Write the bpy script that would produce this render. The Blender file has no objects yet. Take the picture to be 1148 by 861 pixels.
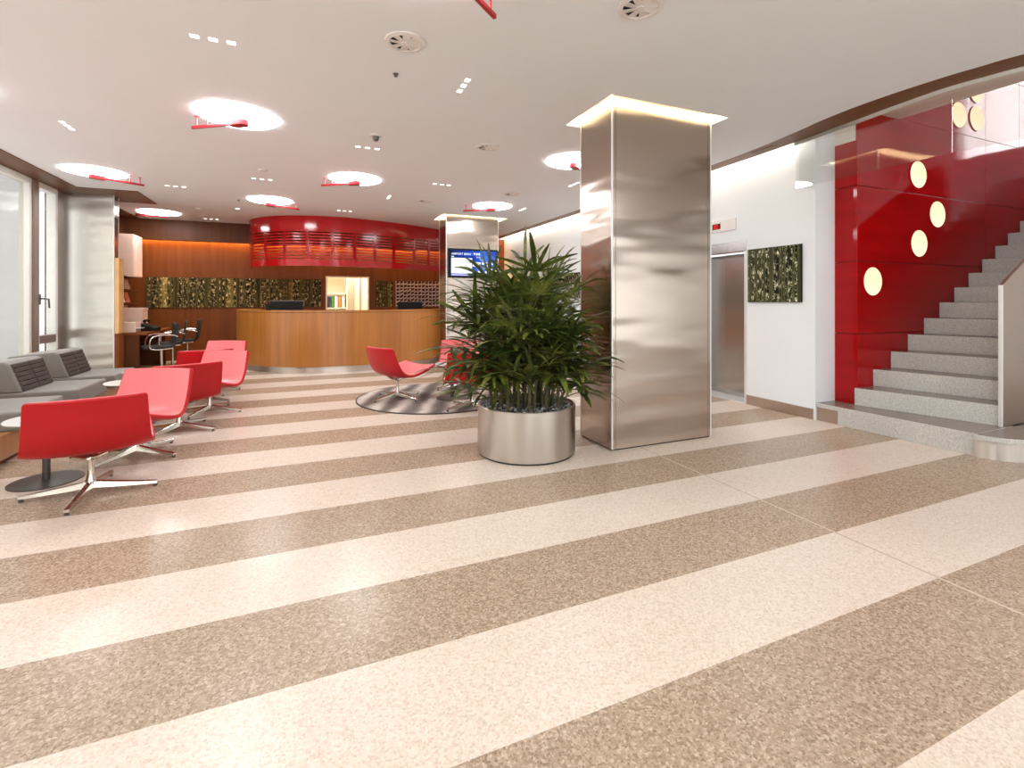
import bpy, bmesh, math, random
from mathutils import Vector, Matrix, noise
R = math.radians
PI = math.pi
random.seed(7)
SC = bpy.context.scene
COL = SC.collection
ZC = 2.9            # ceiling height

# ------------------------------------------------------------------ helpers
def tag(o, label=None, cat=None, group=None, kind=None):
    if label: o['label'] = label
    if cat: o['category'] = cat
    if group: o['group'] = group
    if kind: o['kind'] = kind
    return o

def link(name, bm, mat, parent=None, smooth=False, bevel=0.0, seg=2, angle=35):
    me = bpy.data.meshes.new(name)
    bmesh.ops.recalc_face_normals(bm, faces=bm.faces[:])
    bm.to_mesh(me); bm.free()
    mats = mat if isinstance(mat, (list, tuple)) else [mat]
    for m in mats: me.materials.append(m)
    o = bpy.data.objects.new(name, me)
    COL.objects.link(o)
    if smooth:
        for p in me.polygons: p.use_smooth = True
        try:
            me.set_sharp_from_angle(angle=R(angle))
        except Exception: pass
    if bevel:
        b = o.modifiers.new('bevel', 'BEVEL'); b.width = bevel; b.segments = seg
        b.limit_method = 'ANGLE'; b.angle_limit = R(40)
    if parent: o.parent = parent
    return o

def empty(name, loc, label, cat, group=None, rz=0.0):
    o = bpy.data.objects.new(name, None)
    o.empty_display_size = .1
    COL.objects.link(o); o.location = loc; o.rotation_euler = (0, 0, rz)
    return tag(o, label, cat, group)

def children(o): return [c for c in bpy.data.objects if c.parent == o]
def copy_tree(o, parent=None):
    c = o.copy(); COL.objects.link(c)
    if parent: c.parent = parent
    for ch in children(o):
        if ch.name != c.name: copy_tree(ch, c)
    return c

def nb(): return bmesh.new()
def box(bm, x0, y0, z0, x1, y1, z1, mi=0):
    vs = [bm.verts.new(p) for p in ((x0,y0,z0),(x1,y0,z0),(x1,y1,z0),(x0,y1,z0),(x0,y0,z1),(x1,y0,z1),(x1,y1,z1),(x0,y1,z1))]
    for f in ((0,3,2,1),(4,5,6,7),(0,1,5,4),(1,2,6,5),(2,3,7,6),(3,0,4,7)):
        fc = bm.faces.new([vs[i] for i in f]); fc.material_index = mi
    return vs
def prism(bm, poly, z0, z1, mi=0):
    a = [bm.verts.new((x, y, z0)) for x, y in poly]; b = [bm.verts.new((x, y, z1)) for x, y in poly]
    n = len(poly)
    bm.faces.new(a[::-1]).material_index = mi; bm.faces.new(b).material_index = mi
    for i in range(n):
        bm.faces.new((a[i], a[(i+1)%n], b[(i+1)%n], b[i])).material_index = mi
def lathe(bm, prof, n=32, c=(0,0,0), mi=0):
    rings = []
    for r, z in prof:
        if r < 1e-5: rings.append([bm.verts.new((c[0], c[1], c[2]+z))])
        else: rings.append([bm.verts.new((c[0]+r*math.cos(2*PI*i/n), c[1]+r*math.sin(2*PI*i/n), c[2]+z)) for i in range(n)])
    for a, b in zip(rings, rings[1:]):
        if len(a) == 1 and len(b) == 1: continue
        for i in range(n):
            j = (i+1) % n
            if len(a) == 1: f = (a[0], b[i], b[j])
            elif len(b) == 1: f = (a[i], a[j], b[0])
            else: f = (a[i], a[j], b[j], b[i])
            try: bm.faces.new(f).material_index = mi
            except ValueError: pass
def disc(bm, c, r, z0, z1, n=32, mi=0):
    lathe(bm, [(0, z0), (r, z0), (r, z1), (0, z1)], n, (c[0], c[1], 0), mi)
def tube(bm, pts, rad, n=8, caps=True, mi=0):
    pts = [Vector(p) for p in pts]
    rads = rad if isinstance(rad, (list, tuple)) else [rad]*len(pts)
    rings = []; up = None
    for i, p in enumerate(pts):
        d = (pts[min(i+1, len(pts)-1)] - pts[max(i-1, 0)]).normalized()
        if up is None:
            up = d.orthogonal().normalized()
        up = (up - d*up.dot(d))
        up = up.normalized() if up.length > 1e-6 else d.orthogonal().normalized()
        s = d.cross(up)
        rings.append([bm.verts.new(p + (up*math.cos(2*PI*k/n) + s*math.sin(2*PI*k/n))*rads[i]) for k in range(n)])
    for a, b in zip(rings, rings[1:]):
        for k in range(n):
            bm.faces.new((a[k], a[(k+1)%n], b[(k+1)%n], b[k])).material_index = mi
    if caps:
        bm.faces.new(rings[0][::-1]).material_index = mi; bm.faces.new(rings[-1]).material_index = mi
def catmull(pts, n=10):
    P = [Vector(p) for p in pts]
    P = [2*P[0]-P[1]] + P + [2*P[-1]-P[-2]]
    out = []
    for i in range(1, len(P)-2):
        p0, p1, p2, p3 = P[i-1:i+3]
        for k in range(n):
            t = k/n
            out.append(.5*((2*p1)+(p2-p0)*t+(2*p0-5*p1+4*p2-p3)*t*t+(3*p1-p0-3*p2+p3)*t**3))
    out.append(P[-2]); return out
def wall_strip(bm, line, z0, z1, th, mi=0):
    """extrude a plan polyline to a curved wall with thickness th to its left side"""
    L = [Vector((p[0], p[1], 0)) for p in line]; n = len(L); off = []
    for i in range(n):
        d = (L[min(i+1,n-1)] - L[max(i-1,0)]).normalized()
        off.append(L[i] + Vector((-d.y, d.x, 0))*th)
    g = [[bm.verts.new((p.x, p.y, z)) for p in row] for row in (L, off) for z in (z0, z1)]
    a0, a1, b0, b1 = g
    for i in range(n-1):
        for f in ((a0[i],a0[i+1],a1[i+1],a1[i]), (b0[i+1],b0[i],b1[i],b1[i+1]), (a1[i],a1[i+1],b1[i+1],b1[i]), (a0[i+1],a0[i],b0[i],b0[i+1])):
            bm.faces.new(f).material_index = mi
    bm.faces.new((a0[0],a1[0],b1[0],b0[0])).material_index = mi
    bm.faces.new((a0[-1],b0[-1],b1[-1],a1[-1])).material_index = mi
def slab(name, outer, holes, z0, z1, mat, kind='structure'):
    bm = nb()
    for loop in [outer] + holes:
        vs = [bm.verts.new((x, y, z0)) for x, y in loop]
        for i in range(len(vs)): bm.edges.new((vs[i], vs[(i+1)%len(vs)]))
    r = bmesh.ops.triangle_fill(bm, use_beauty=True, use_dissolve=False, edges=bm.edges[:])
    e = bmesh.ops.extrude_face_region(bm, geom=bm.faces[:])
    for v in e['geom']:
        if isinstance(v, bmesh.types.BMVert): v.co.z = z1
    return tag(link(name, bm, mat), kind=kind)

# ------------------------------------------------------------------ materials
def lin(c):
    return tuple(((v/255)/12.92 if v/255 <= .04045 else ((v/255+.055)/1.055)**2.4) for v in c) + (1,)
class NT:
    def __init__(s, name):
        s.m = bpy.data.materials.new(name); s.m.use_nodes = True
        s.t = s.m.node_tree; s.t.nodes.clear()
        s.out = s.n('ShaderNodeOutputMaterial')
    def n(s, typ, **kw):
        nd = s.t.nodes.new(typ)
        for k, v in kw.items():
            if k.startswith('i_'):
                key = k[2:].replace('_', ' ')
                nd.inputs[int(key) if key.isdigit() else key].default_value = v
            else: setattr(nd, k, v)
        return nd
    def l(s, a, b): s.t.links.new(a, b)
    def bsdf(s, **kw):
        b = s.n('ShaderNodeBsdfPrincipled')
        for k, v in kw.items(): b.inputs[k].default_value = v
        s.l(b.outputs[0], s.out.inputs[0]); return b
    def coord(s, scale=(1,1,1), src='Object', rot=(0,0,0)):
        tc = s.n('ShaderNodeTexCoord'); mp = s.n('ShaderNodeMapping')
        mp.inputs['Scale'].default_value = scale; mp.inputs['Rotation'].default_value = rot
        s.l(tc.outputs[src], mp.inputs[0]); return mp.outputs[0]
    def noise(s, vec, scale, detail=2, rough=.5):
        nd = s.n('ShaderNodeTexNoise'); nd.inputs['Scale'].default_value = scale
        nd.inputs['Detail'].default_value = detail; nd.inputs['Roughness'].default_value = rough
        s.l(vec, nd.inputs['Vector']); return nd.outputs[0]
    def ramp(s, fac, stops, interp='LINEAR'):
        r = s.n('ShaderNodeValToRGB'); r.color_ramp.interpolation = interp
        e = r.color_ramp.elements
        while len(e) < len(stops): e.new(.5)
        for x, (p, c) in zip(e, stops): x.position = p; x.color = c
        s.l(fac, r.inputs[0]); return r.outputs[0]
    def mix(s, fac, a, b, mode='MIX'):
        m = s.n('ShaderNodeMix', data_type='RGBA', blend_type=mode)
        for v, i in ((fac, 0), (a, 6), (b, 7)):
            if hasattr(v, 'links'): s.l(v, m.inputs[i])
            else: m.inputs[i].default_value = v
        return m.outputs[2]
    def math(s, op, a, b=0.0):
        m = s.n('ShaderNodeMath', operation=op)
        for v, i in ((a, 0), (b, 1)):
            if hasattr(v, 'links'): s.l(v, m.inputs[i])
            else: m.inputs[i].default_value = v
        return m.outputs[0]
    def bump(s, h, strength, dist=.01):
        b = s.n('ShaderNodeBump'); b.inputs['Strength'].default_value = strength; b.inputs['Distance'].default_value = dist
        s.l(h, b.inputs['Height']); return b.outputs[0]

def plain(name, c, rough=.5, metal=0.0, var=.06, scale=8, **kw):
    t = NT(name); b = t.bsdf(Roughness=rough, Metallic=metal, **kw)
    n = t.noise(t.coord(), scale, 3)
    d = tuple(x*(1-var) for x in c[:3]) + (1,); u = tuple(min(1, x*(1+var)) for x in c[:3]) + (1,)
    t.l(t.ramp(n, [(.3, d), (.7, u)]), b.inputs['Base Color']); return t.m
def emit(name, c, s):
    t = NT(name); e = t.n('ShaderNodeEmission'); e.inputs[0].default_value = c; e.inputs[1].default_value = s
    t.l(e.outputs[0], t.out.inputs[0]); return t.m

M = {}
# ceiling / wall paint
M['ceiling'] = plain('ceiling_paint', (.79, .82, .845, 1), .7, var=.012, scale=1.2)
M['white_wall'] = plain('white_wall_paint', (.86, .90, .93, 1), .6, var=.012, scale=1.5)
M['cream'] = plain('cream_paint', (.86, .77, .62, 1), .6, var=.02)
M['frame_white'] = plain('white_lacquer', (.68, .67, .62, 1), .35, var=.02)
M['frame_brown'] = plain('bronze_anodised', (.20, .135, .10, 1), .35, metal=.4, var=.05)
M['black'] = plain('black_plastic', (.010, .009, .009, 1), .5, var=.1)
M['black'].node_tree.nodes['Principled BSDF'].inputs['Specular IOR Level'].default_value = .15
M['black_fabric'] = plain('black_fabric', (.02, .016, .015, 1), .8, var=.2, scale=60)
M['dark'] = plain('dark_recess', (.03, .027, .025, 1), .7)
M['chrome'] = plain('chrome', (.78, .75, .71, 1), .12, metal=1, var=.02)
M['alu'] = plain('polished_aluminium', (.70, .66, .60, 1), .16, metal=1, var=.03)
M['grey_steel'] = plain('grey_lacquered_steel', (.12, .115, .11, 1), .3, metal=.6, var=.05)
M['table_white'] = plain('white_laminate', (.62, .61, .59, 1), .2, var=.02)
M['red_paint'] = plain('red_lacquer', (.36, .014, .02, 1), .35, var=.05)
M['vent_white'] = plain('vent_white', (.74, .70, .67, 1), .45, var=.02)
M['beige'] = plain('beige_soffit', (.86, .78, .70, 1), .6, var=.02)
M['pink_box'] = plain('pinkish_laminate', (.82, .58, .46, 1), .5, var=.03)
M['light_wood'] = plain('light_oak', (.72, .42, .17, 1), .45, var=.1, scale=5)
M['lamp'] = emit('ceiling_lamp_glow', (.955, .985, 1, 1), 17.5)
M['downlight'] = emit('downlight_glow', (1, .93, .84, 1), 2.2)
M['cove'] = emit('cove_glow', (1, .80, .50, 1), 9)
M['wall_lamp'] = None
def wall_lamp():
    t = NT('opal_wall_lamp'); e = t.n('ShaderNodeEmission')
    tc = t.n('ShaderNodeTexCoord'); sp = t.n('ShaderNodeSeparateXYZ'); t.l(tc.outputs['Generated'], sp.inputs[0])
    c = t.ramp(sp.outputs[2], [(0, (1, .80, .55, 1)), (.5, (1, .72, .47, 1)), (1, (1, .70, .45, 1))])
    t.l(c, e.inputs[0]); e.inputs[1].default_value = .90
    t.l(e.outputs[0], t.out.inputs[0]); return t.m
M['wall_lamp'] = wall_lamp()

def floor_mat():
    t = NT('striped_terrazzo'); b = t.bsdf(Roughness=.16)
    b.inputs['Specular IOR Level'].default_value = .33
    co = t.coord(); sp = t.n('ShaderNodeSeparateXYZ'); t.l(co, sp.inputs[0])
    f = t.math('FRACT', t.math('DIVIDE', t.math('ADD', sp.outputs[1], 20*.935 - .79 + .4675), .935))
    stripe = t.math('LESS_THAN', f, .5)          # 1 = light
    n1 = t.noise(co, 170, 2, .6); n2 = t.noise(co, 420, 1, .5); n3 = t.noise(co, .9, 3)
    v = t.n('ShaderNodeTexVoronoi'); v.inputs['Scale'].default_value = 120; t.l(co, v.inputs['Vector'])
    vr = t.n('ShaderNodeSeparateColor'); t.l(v.outputs['Color'], vr.inputs[0])
    g = t.math('ADD', t.math('MULTIPLY', n1, .6), t.math('MULTIPLY', vr.outputs[0], .4))
    light = t.ramp(g, [(.22, (.57, .445, .355, 1)), (.42, (.70, .585, .49, 1)), (.75, (.78, .685, .60, 1))])
    dark = t.ramp(g, [(.18, (.18, .125, .085, 1)), (.38, (.345, .25, .175, 1)), (.62, (.47, .355, .26, 1)), (.80, (.66, .53, .42, 1))])
    dk2 = t.mix(t.math('GREATER_THAN', sp.outputs[0], 2.63), dark, (1.12, 1.04, .97, 1), 'MULTIPLY')
    m1 = t.n('ShaderNodeMix', data_type='RGBA', blend_type='MULTIPLY'); m1.inputs[0].default_value = 1
    col = t.mix(stripe, dark, light)
    cl = t.ramp(n3, [(.3, (.95, .94, .93, 1)), (.7, (1, 1, 1, 1))])
    t.l(col, m1.inputs[6]); t.l(cl, m1.inputs[7])
    # expansion joint along Y at x = 2.63 and thin brass strips between the stripes
    jx = t.math('LESS_THAN', t.math('ABSOLUTE', t.math('SUBTRACT', sp.outputs[0], 2.63)), .006)
    jc = t.mix(stripe, (.62, .50, .40, 1), (.50, .41, .33, 1))
    t.l(t.mix(jx, m1.outputs[2], jc), b.inputs['Base Color'])
    b.inputs['Roughness'].default_value = .27
    return t.m
M['floor'] = floor_mat()

def steel(name, col=(.60, .565, .53, 1), rough=.24, wav=.0, aniso=.75, rot=0.0):
    """brushed stainless steel: highlights stretch sideways, faint low waviness"""
    t = NT(name); b = t.bsdf(Metallic=1.0, Roughness=rough, Anisotropic=aniso)
    b.inputs['Anisotropic Rotation'].default_value = rot
    tg = t.n('ShaderNodeTangent', direction_type='RADIAL', axis='Z'); t.l(tg.outputs[0], b.inputs['Tangent'])
    n = t.noise(t.coord((160, 160, 1.5)), 1, 2)
    t.l(t.ramp(n, [(.25, tuple(c*.96 for c in col[:3])+(1,)), (.75, tuple(min(1, c*1.03) for c in col[:3])+(1,))]), b.inputs['Base Color'])
    if wav:
        w = t.noise(t.coord((.7, .7, 3.2)), 1.3, 1)
        t.l(t.bump(w, wav, .035), b.inputs['Normal'])
    return t.m
M['steel'] = steel('brushed_steel', (.50, .42, .36, 1), rough=.21, wav=.5, aniso=.6)
M['steel_pot'] = steel('spun_steel', (.62, .57, .52, 1), .40, aniso=.92, rot=.25)
M['steel_warm'] = steel('satin_steel', (.50, .405, .345, 1), .32)
M['steel_pale'] = steel('satin_steel_pale', (.58, .555, .51, 1), .24, wav=.5)
M['steel_door'] = steel('lift_door_steel', (.43, .425, .415, 1), .22)
M['steel_edge'] = plain('steel_edge', (.80, .79, .77, 1), .3, metal=.35, var=.02)

def wood(name, c1, c2, rough=.35, panel=.62, axis=0, spec=.5):
    t = NT(name); b = t.bsdf(Roughness=rough); b.inputs['Specular IOR Level'].default_value = spec
    co = t.coord((9, 9, .55)); n = t.noise(co, 1.6, 5, .6)
    co2 = t.coord((70, 70, 1.1)); n2 = t.noise(co2, 1, 2)
    sp = t.n('ShaderNodeSeparateXYZ'); t.l(t.coord(), sp.inputs[0])
    wn = t.n('ShaderNodeTexWhiteNoise', noise_dimensions='1D')
    t.l(t.math('FLOOR', t.math('DIVIDE', sp.outputs[axis], panel)), wn.inputs['W'])
    f = t.math('ADD', t.math('MULTIPLY', n, .55), t.math('ADD', t.math('MULTIPLY', n2, .25), t.math('MULTIPLY', wn.outputs[0], .18)))
    t.l(t.ramp(f, [(.28, c1), (.68, c2)]), b.inputs['Base Color'])
    return t.m
M['wood_wall'] = wood('walnut_panelling', (.15, .036, .006, 1), (.25, .072, .014, 1), .45, .75, spec=.2)
M['wood_dark'] = wood('dark_walnut', (.085, .026, .008, 1), (.14, .048, .016, 1), .45, .9, spec=.2)
M['wood_counter'] = wood('cherry_veneer', (.33, .115, .018, 1), (.52, .205, .042, 1), .30, .42, spec=.7)
M['wood_trim'] = wood('bronze_wood_trim', (.125, .05, .021, 1), (.19, .085, .04, 1), .45, 1.2, spec=.25)
M['wood_base'] = wood('platform_wood', (.26, .10, .035, 1), (.40, .18, .07, 1), .3, .6)

def red_glass():
    t = NT('red_glass_panel'); b = t.bsdf(Roughness=.06)
    b.inputs['IOR'].default_value = 1.33
    n = t.noise(t.coord((.8, .8, 5)), 1.5, 2)
    t.l(t.ramp(n, [(.3, (.34, .002, .003, 1)), (.7, (.44, .003, .005, 1))]), b.inputs['Base Color'])
    t.l(t.bump(t.noise(t.coord((.6, .6, 1.2)), 2, 1), .05, .05), b.inputs['Normal']); return t.m
M['red_glass'] = red_glass()
M['red_gloss'] = plain('red_gloss_lacquer', (.42, .006, .008, 1), .12, var=.05, scale=3)

def fabric(name, c, var=.18, rough=.8, sheen=.3, scale=220):
    t = NT(name); b = t.bsdf(Roughness=rough); b.inputs['Sheen Weight'].default_value = sheen
    b.inputs['Sheen Roughness'].default_value = .4
    n = t.noise(t.coord(), scale, 2)
    t.l(t.ramp(n, [(.3, tuple(x*(1-var) for x in c)+(1,)), (.7, tuple(min(1, x*(1+var)) for x in c)+(1,))]), b.inputs['Base Color'])
    t.l(t.bump(n, .15, .002), b.inputs['Normal']); return t.m
M['red_shell'] = plain('red_seat_shell', (.47, .010, .014, 1), .38, var=.04, scale=4)
M['red_shell'].node_tree.nodes['Principled BSDF'].inputs['Specular IOR Level'].default_value = .25
M['red_lit'] = fabric('red_shell_lit', (.76, .13, .14), .05, .34, .6)  # shell red paled to coral: window light painted into the colour
M['red_lit'].node_tree.nodes['Principled BSDF'].inputs['Specular IOR Level'].default_value = .8
M['grey_fabric'] = fabric('grey_upholstery', (.185, .168, .148), .12, .6, .3)
M['grey_quilt'] = fabric('dark_grey_quilt', (.050, .036, .028), .15, .7, .0)

def granite():
    t = NT('granite_step'); b = t.bsdf(Roughness=.28); co = t.coord()
    n = t.noise(co, 150, 3, .8); n2 = t.noise(co, 330, 2)
    f = t.math('ADD', t.math('MULTIPLY', n, .7), t.math('MULTIPLY', n2, .3))
    t.l(t.ramp(f, [(.34, (.22, .205, .185, 1)), (.47, (.50, .485, .455, 1)), (.62, (.78, .77, .74, 1))]), b.inputs['Base Color'])
    return t.m
M['granite'] = granite()
M['tread'] = plain('dark_granite_tread', (.22, .175, .145, 1), .22, var=.25, scale=160)  # darker and browner than the riser granite, for upward faces
def rug_mat():
    t = NT('streaked_rug'); b = t.bsdf(Roughness=.95)
    co = t.coord(rot=(0, 0, R(-67))); sp = t.n('ShaderNodeSeparateXYZ'); t.l(co, sp.inputs[0])
    big = t.noise(co, 3, 3); n = t.noise(t.coord((30, 90, 30)), 1.5, 3, .7)
    s = t.math('SINE', t.math('ADD', t.math('MULTIPLY', sp.outputs[1], 2*PI/.30), t.math('MULTIPLY', big, 3.0)))
    f = t.math('ADD', t.math('MULTIPLY', s, .22), t.math('ADD', t.math('MULTIPLY', n, .7), .12))
    t.l(t.ramp(f, [(.22, (.11, .085, .072, 1)), (.45, (.26, .215, .19, 1)), (.70, (.62, .54, .48, 1))]), b.inputs['Base Color'])
    return t.m
M['rug'] = rug_mat()
M['rug_edge'] = plain('rug_binding', (.06, .05, .045, 1), .9)

def bamboo(name, warm):
    """photo print of a bamboo grove, seen along local XZ (u = generated x)"""
    t = NT(name); b = t.bsdf(Roughness=.6); b.inputs['Specular IOR Level'].default_value = .12
    tc = t.n('ShaderNodeTexCoord'); mp = t.n('ShaderNodeMapping'); t.l(tc.outputs['UV'], mp.inputs[0])
    v = mp.outputs[0]
    def sc(x, y):
        m = t.n('ShaderNodeMapping'); m.inputs['Scale'].default_value = (x, y, 1); t.l(v, m.inputs[0]); return m.outputs[0]
    trunks = t.noise(sc(1, .015), 8, 3, .75)
    leaves = t.noise(sc(1, .6), 16, 4, .8)
    glow = t.noise(sc(1, .05), 2.6, 1)
    leaf = t.ramp(leaves, [(.46, (.006, .006, .003, 1)), (.52, (.05, .052, .02, 1)), (.57, (.36, .34, .20, 1)), (.63, (1, .95, .80, 1))])
    tr = t.ramp(trunks, [(.30, (.01, .009, .005, 1)), (.42, (.045, .043, .018, 1)), (.47, (.13, .13, .05, 1)), (.52, (.02, .018, .01, 1))])
    msk = t.ramp(trunks, [(.46, (1, 1, 1, 1)), (.52, (0, 0, 0, 1))])
    c = t.mix(msk, leaf, tr)
    gl = t.ramp(glow, [(.58, (0, 0, 0, 1)), (.74, (.32, .30, .10, 1))])
    c = t.mix(1.0, c, gl, 'ADD')
    if warm: c = t.mix(1.0, c, (1.0, .74, .46, 1), 'MULTIPLY')
    t.l(c, b.inputs['Base Color']); return t.m
M['bamboo'] = bamboo('bamboo_print', False)
M['bamboo_warm'] = bamboo('bamboo_mural_print', True)

def glass(name, tint, refl=.08, rough=.02):
    t = NT(name); tr = t.n('ShaderNodeBsdfTransparent'); tr.inputs[0].default_value = tint
    g = t.n('ShaderNodeBsdfGlossy'); g.inputs['Roughness'].default_value = rough; g.inputs[0].default_value = (1, 1, 1, 1)
    fr = t.n('ShaderNodeLayerWeight'); fr.inputs[0].default_value = .5
    mx = t.n('ShaderNodeMixShader'); t.l(t.math('ADD', t.math('MULTIPLY', t.math('POWER', fr.outputs[1], 5), .8), refl), mx.inputs[0])
    t.l(tr.outputs[0], mx.inputs[1]); t.l(g.outputs[0], mx.inputs[2]); t.l(mx.outputs[0], t.out.inputs[0]); return t.m
M['pane'] = glass('window_glass', (.95, .96, .95, 1), .0)
M['pane_grey'] = glass('grey_window_glass', (.70, .69, .665, 1), .0)
M['clear_glass'] = glass('clear_glass', (.93, .94, .93, 1), .06)
M['glass_edge'] = plain('glass_edge', (.75, .82, .78, 1), .2)

# leaf
def leaf_mat():
    t = NT('palm_leaf'); b = t.bsdf(Roughness=.38)
    n = t.noise(t.coord(), 5, 2); n2 = t.noise(t.coord(), 60, 2)
    f = t.math('ADD', t.math('MULTIPLY', n, .75), t.math('MULTIPLY', n2, .25))
    c = t.ramp(f, [(.28, (.016, .026, .006, 1)), (.46, (.045, .066, .012, 1)), (.58, (.12, .145, .026, 1)), (.70, (.34, .31, .10, 1))])
    t.l(c, b.inputs['Base Color'])
    tl = t.n('ShaderNodeBsdfTranslucent'); t.l(t.mix(1.0, c, (1.4, 1.5, .7, 1), 'MULTIPLY'), tl.inputs[0])
    mx = t.n('ShaderNodeMixShader'); mx.inputs[0].default_value = .18
    t.l(b.outputs[0], mx.inputs[1]); t.l(tl.outputs[0], mx.inputs[2]); t.l(mx.outputs[0], t.out.inputs[0]); return t.m
M['leaf'] = leaf_mat()
M['cane'] = plain('cane_fibre', (.10, .085, .035, 1), .7, var=.3, scale=30)
def pebble_mat():
    t = NT('grey_pebbles'); b = t.bsdf(Roughness=.5)
    v = t.n('ShaderNodeTexVoronoi'); v.inputs['Scale'].default_value = 38; t.l(t.coord(), v.inputs['Vector'])
    s = t.n('ShaderNodeSeparateColor'); t.l(v.outputs['Color'], s.inputs[0])
    t.l(t.ramp(s.outputs[0], [(0, (.05, .05, .052, 1)), (.4, (.22, .22, .225, 1)), (.75, (.55, .55, .55, 1)), (1, (.85, .84, .82, 1))]), b.inputs['Base Color']); return t.m
M['pebble'] = pebble_mat()
M['screen_blue'] = None
def screen_mat():
    t = NT('screen_blue'); e = t.n('ShaderNodeEmission')
    tc = t.n('ShaderNodeTexCoord'); sp = t.n('ShaderNodeSeparateXYZ'); t.l(tc.outputs['Generated'], sp.inputs[0])
    n = t.noise(tc.outputs['Generated'], 3, 2)
    f = t.math('ADD', t.math('MULTIPLY', sp.outputs[0], .55), t.math('MULTIPLY', n, .5))
    t.l(t.ramp(f, [(.25, (.006, .012, .07, 1)), (.5, (.012, .04, .28, 1)), (.68, (.03, .16, .75, 1)), (.85, (.03, .04, .22, 1))]), e.inputs[0])
    e.inputs[1].default_value = 1.0; t.l(e.outputs[0], t.out.inputs[0]); return t.m
M['screen_blue'] = screen_mat()
M['screen_white'] = emit('screen_white', (.86, .90, 1, 1), 1.0)
M['screen_lilac'] = emit('screen_lilac', (.45, .45, .85, 1), .9)
M['led_red'] = emit('red_led', (1, .03, .03, 1), .9)
M['led_dark'] = plain('display_glass', (.10, .004, .006, 1), .2)

# ------------------------------------------------------------------ camera
cam = bpy.data.cameras.new('camera'); cam.sensor_width = 36; cam.lens = 542.76/1148*36
cam.shift_y = -(430.5-337.35)/1148; cam.clip_start = .05
co = bpy.data.objects.new('camera', cam); COL.objects.link(co)
co.location = (0, 0, 1.25); co.rotation_euler = (R(90), 0, -R(23.04)); SC.camera = co

# ------------------------------------------------------------------ setting
def S(name, bm, mat, **kw): return tag(link(name, bm, mat, **kw), kind='structure')
bm = nb(); box(bm, -3.6, -4.2, -.1, 12, 15, 0); S('floor', bm, M['floor'])

band_in = [(4.538, 9.0), (4.538, 6.0), (4.538, 4.479), (4.48, 3.737), (4.395, 3.217), (4.345, 3.0), (4.305, 2.7), (4.30, 2.37), (4.33, 2.03), (4.37, 1.84), (4.42, 1.63), (4.70, .9), (5.2, 0), (6.0, -1.2), (7.2, -2.4), (9, -4)]
band_in = [(4.538, 12.1)] + band_in
cin = [(p.x, p.y) for p in catmull([(x, y, 0) for x, y in band_in], 4)]
band_out = [(4.74, 12.1), (4.74, 9.0), (4.74, 6.0), (4.74, 4.676), (4.72, 3.966), (4.69, 3.50), (4.66, 3.223), (4.62, 2.838), (4.58, 2.5), (4.56, 2.146), (4.60, 1.935), (4.66, 1.70), (4.92, 1.0), (5.40, .1), (6.15, -1.0), (7.3, -2.2), (9.2, -3.8)]
cout = [(p.x, p.y) for p in catmull([(x, y, 0) for x, y in band_out], 4)]
XL = -3.05
outer = [(XL, -1.5), (6.25, -1.5)] + [p for p in cin if p[1] > -1.45][::-1] + [(XL, 12.1), (XL, 9.92), (-2.33, 9.92), (-2.33, 8.9), (XL, 8.9)]
h1 = [(2.245, 3.25), (3.50, 3.25), (3.50, 3.985), (2.245, 3.985)]
h2 = [(2.39, 8.97), (3.72, 8.97), (3.72, 9.71), (2.39, 9.71)]
slab('ceiling', outer, [h1, h2], ZC, ZC+.14, M['ceiling'])
bm = nb(); 
a = [bm.verts.new((x, y, ZC)) for x, y in cin]; b = [bm.verts.new((x, y, ZC)) for x, y in cout]
for i in range(len(a)-1): bm.faces.new((a[i], a[i+1], b[i+1], b[i]))
e = bmesh.ops.extrude_face_region(bm, geom=bm.faces[:])
for v in e['geom']:
    if isinstance(v, bmesh.types.BMVert): v.co.z = ZC+.12
S('trim_1', bm, M['wood_trim'])
slab('trim_2', [(-3.42, -4.2), (9.2, -4.2), (9.2, -1.5), (XL, -1.5), (XL, 8.9), (-2.33, 8.9), (-2.33, 9.92), (XL, 9.92), (XL, 12.1), (-3.6, 12.1), (-3.6, 9.3), (-3.42, 9.3)], [], ZC-.012, ZC+.12, M['wood_trim'])
# recess lids above the two columns, lit cove strips round their tops
for k, (h, c, lab) in enumerate(((h1, (2.338, 3.377, 3.424, 3.877), 'warm glowing light cove around the top of the big steel column'),
                                (h2, (2.486, 9.1, 3.572, 9.6), 'warm glowing light cove around the top of the far screen column'))):
    (x0, y0), (x1, y1) = h[0], h[2]
    bm = nb(); box(bm, x0-.05, y0-.05, ZC+.14, x1+.05, y1+.05, ZC+.18); S('trim_%d' % (3+k), bm, M['ceiling'])
    t = empty('cove_light', ((x0+x1)/2, (y0+y1)/2, ZC+.1), lab, 'light', 'column light coves')
    for q in (((x0+.004, y0+.004), (x1-.004, y0+.014)), ((x0+.004, y1-.014), (x1-.004, y1-.004)), ((x0+.004, y0+.014), (x0+.014, y1-.014)), ((x1-.014, y0+.014), (x1-.004, y1-.014))):
        bm = nb(); box(bm, q[0][0]-t.location.x, q[0][1]-t.location.y, -.06, q[1][0]-t.location.x, q[1][1]-t.location.y, .0)
        link('light_strip', bm, M['cove'], t)
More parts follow.
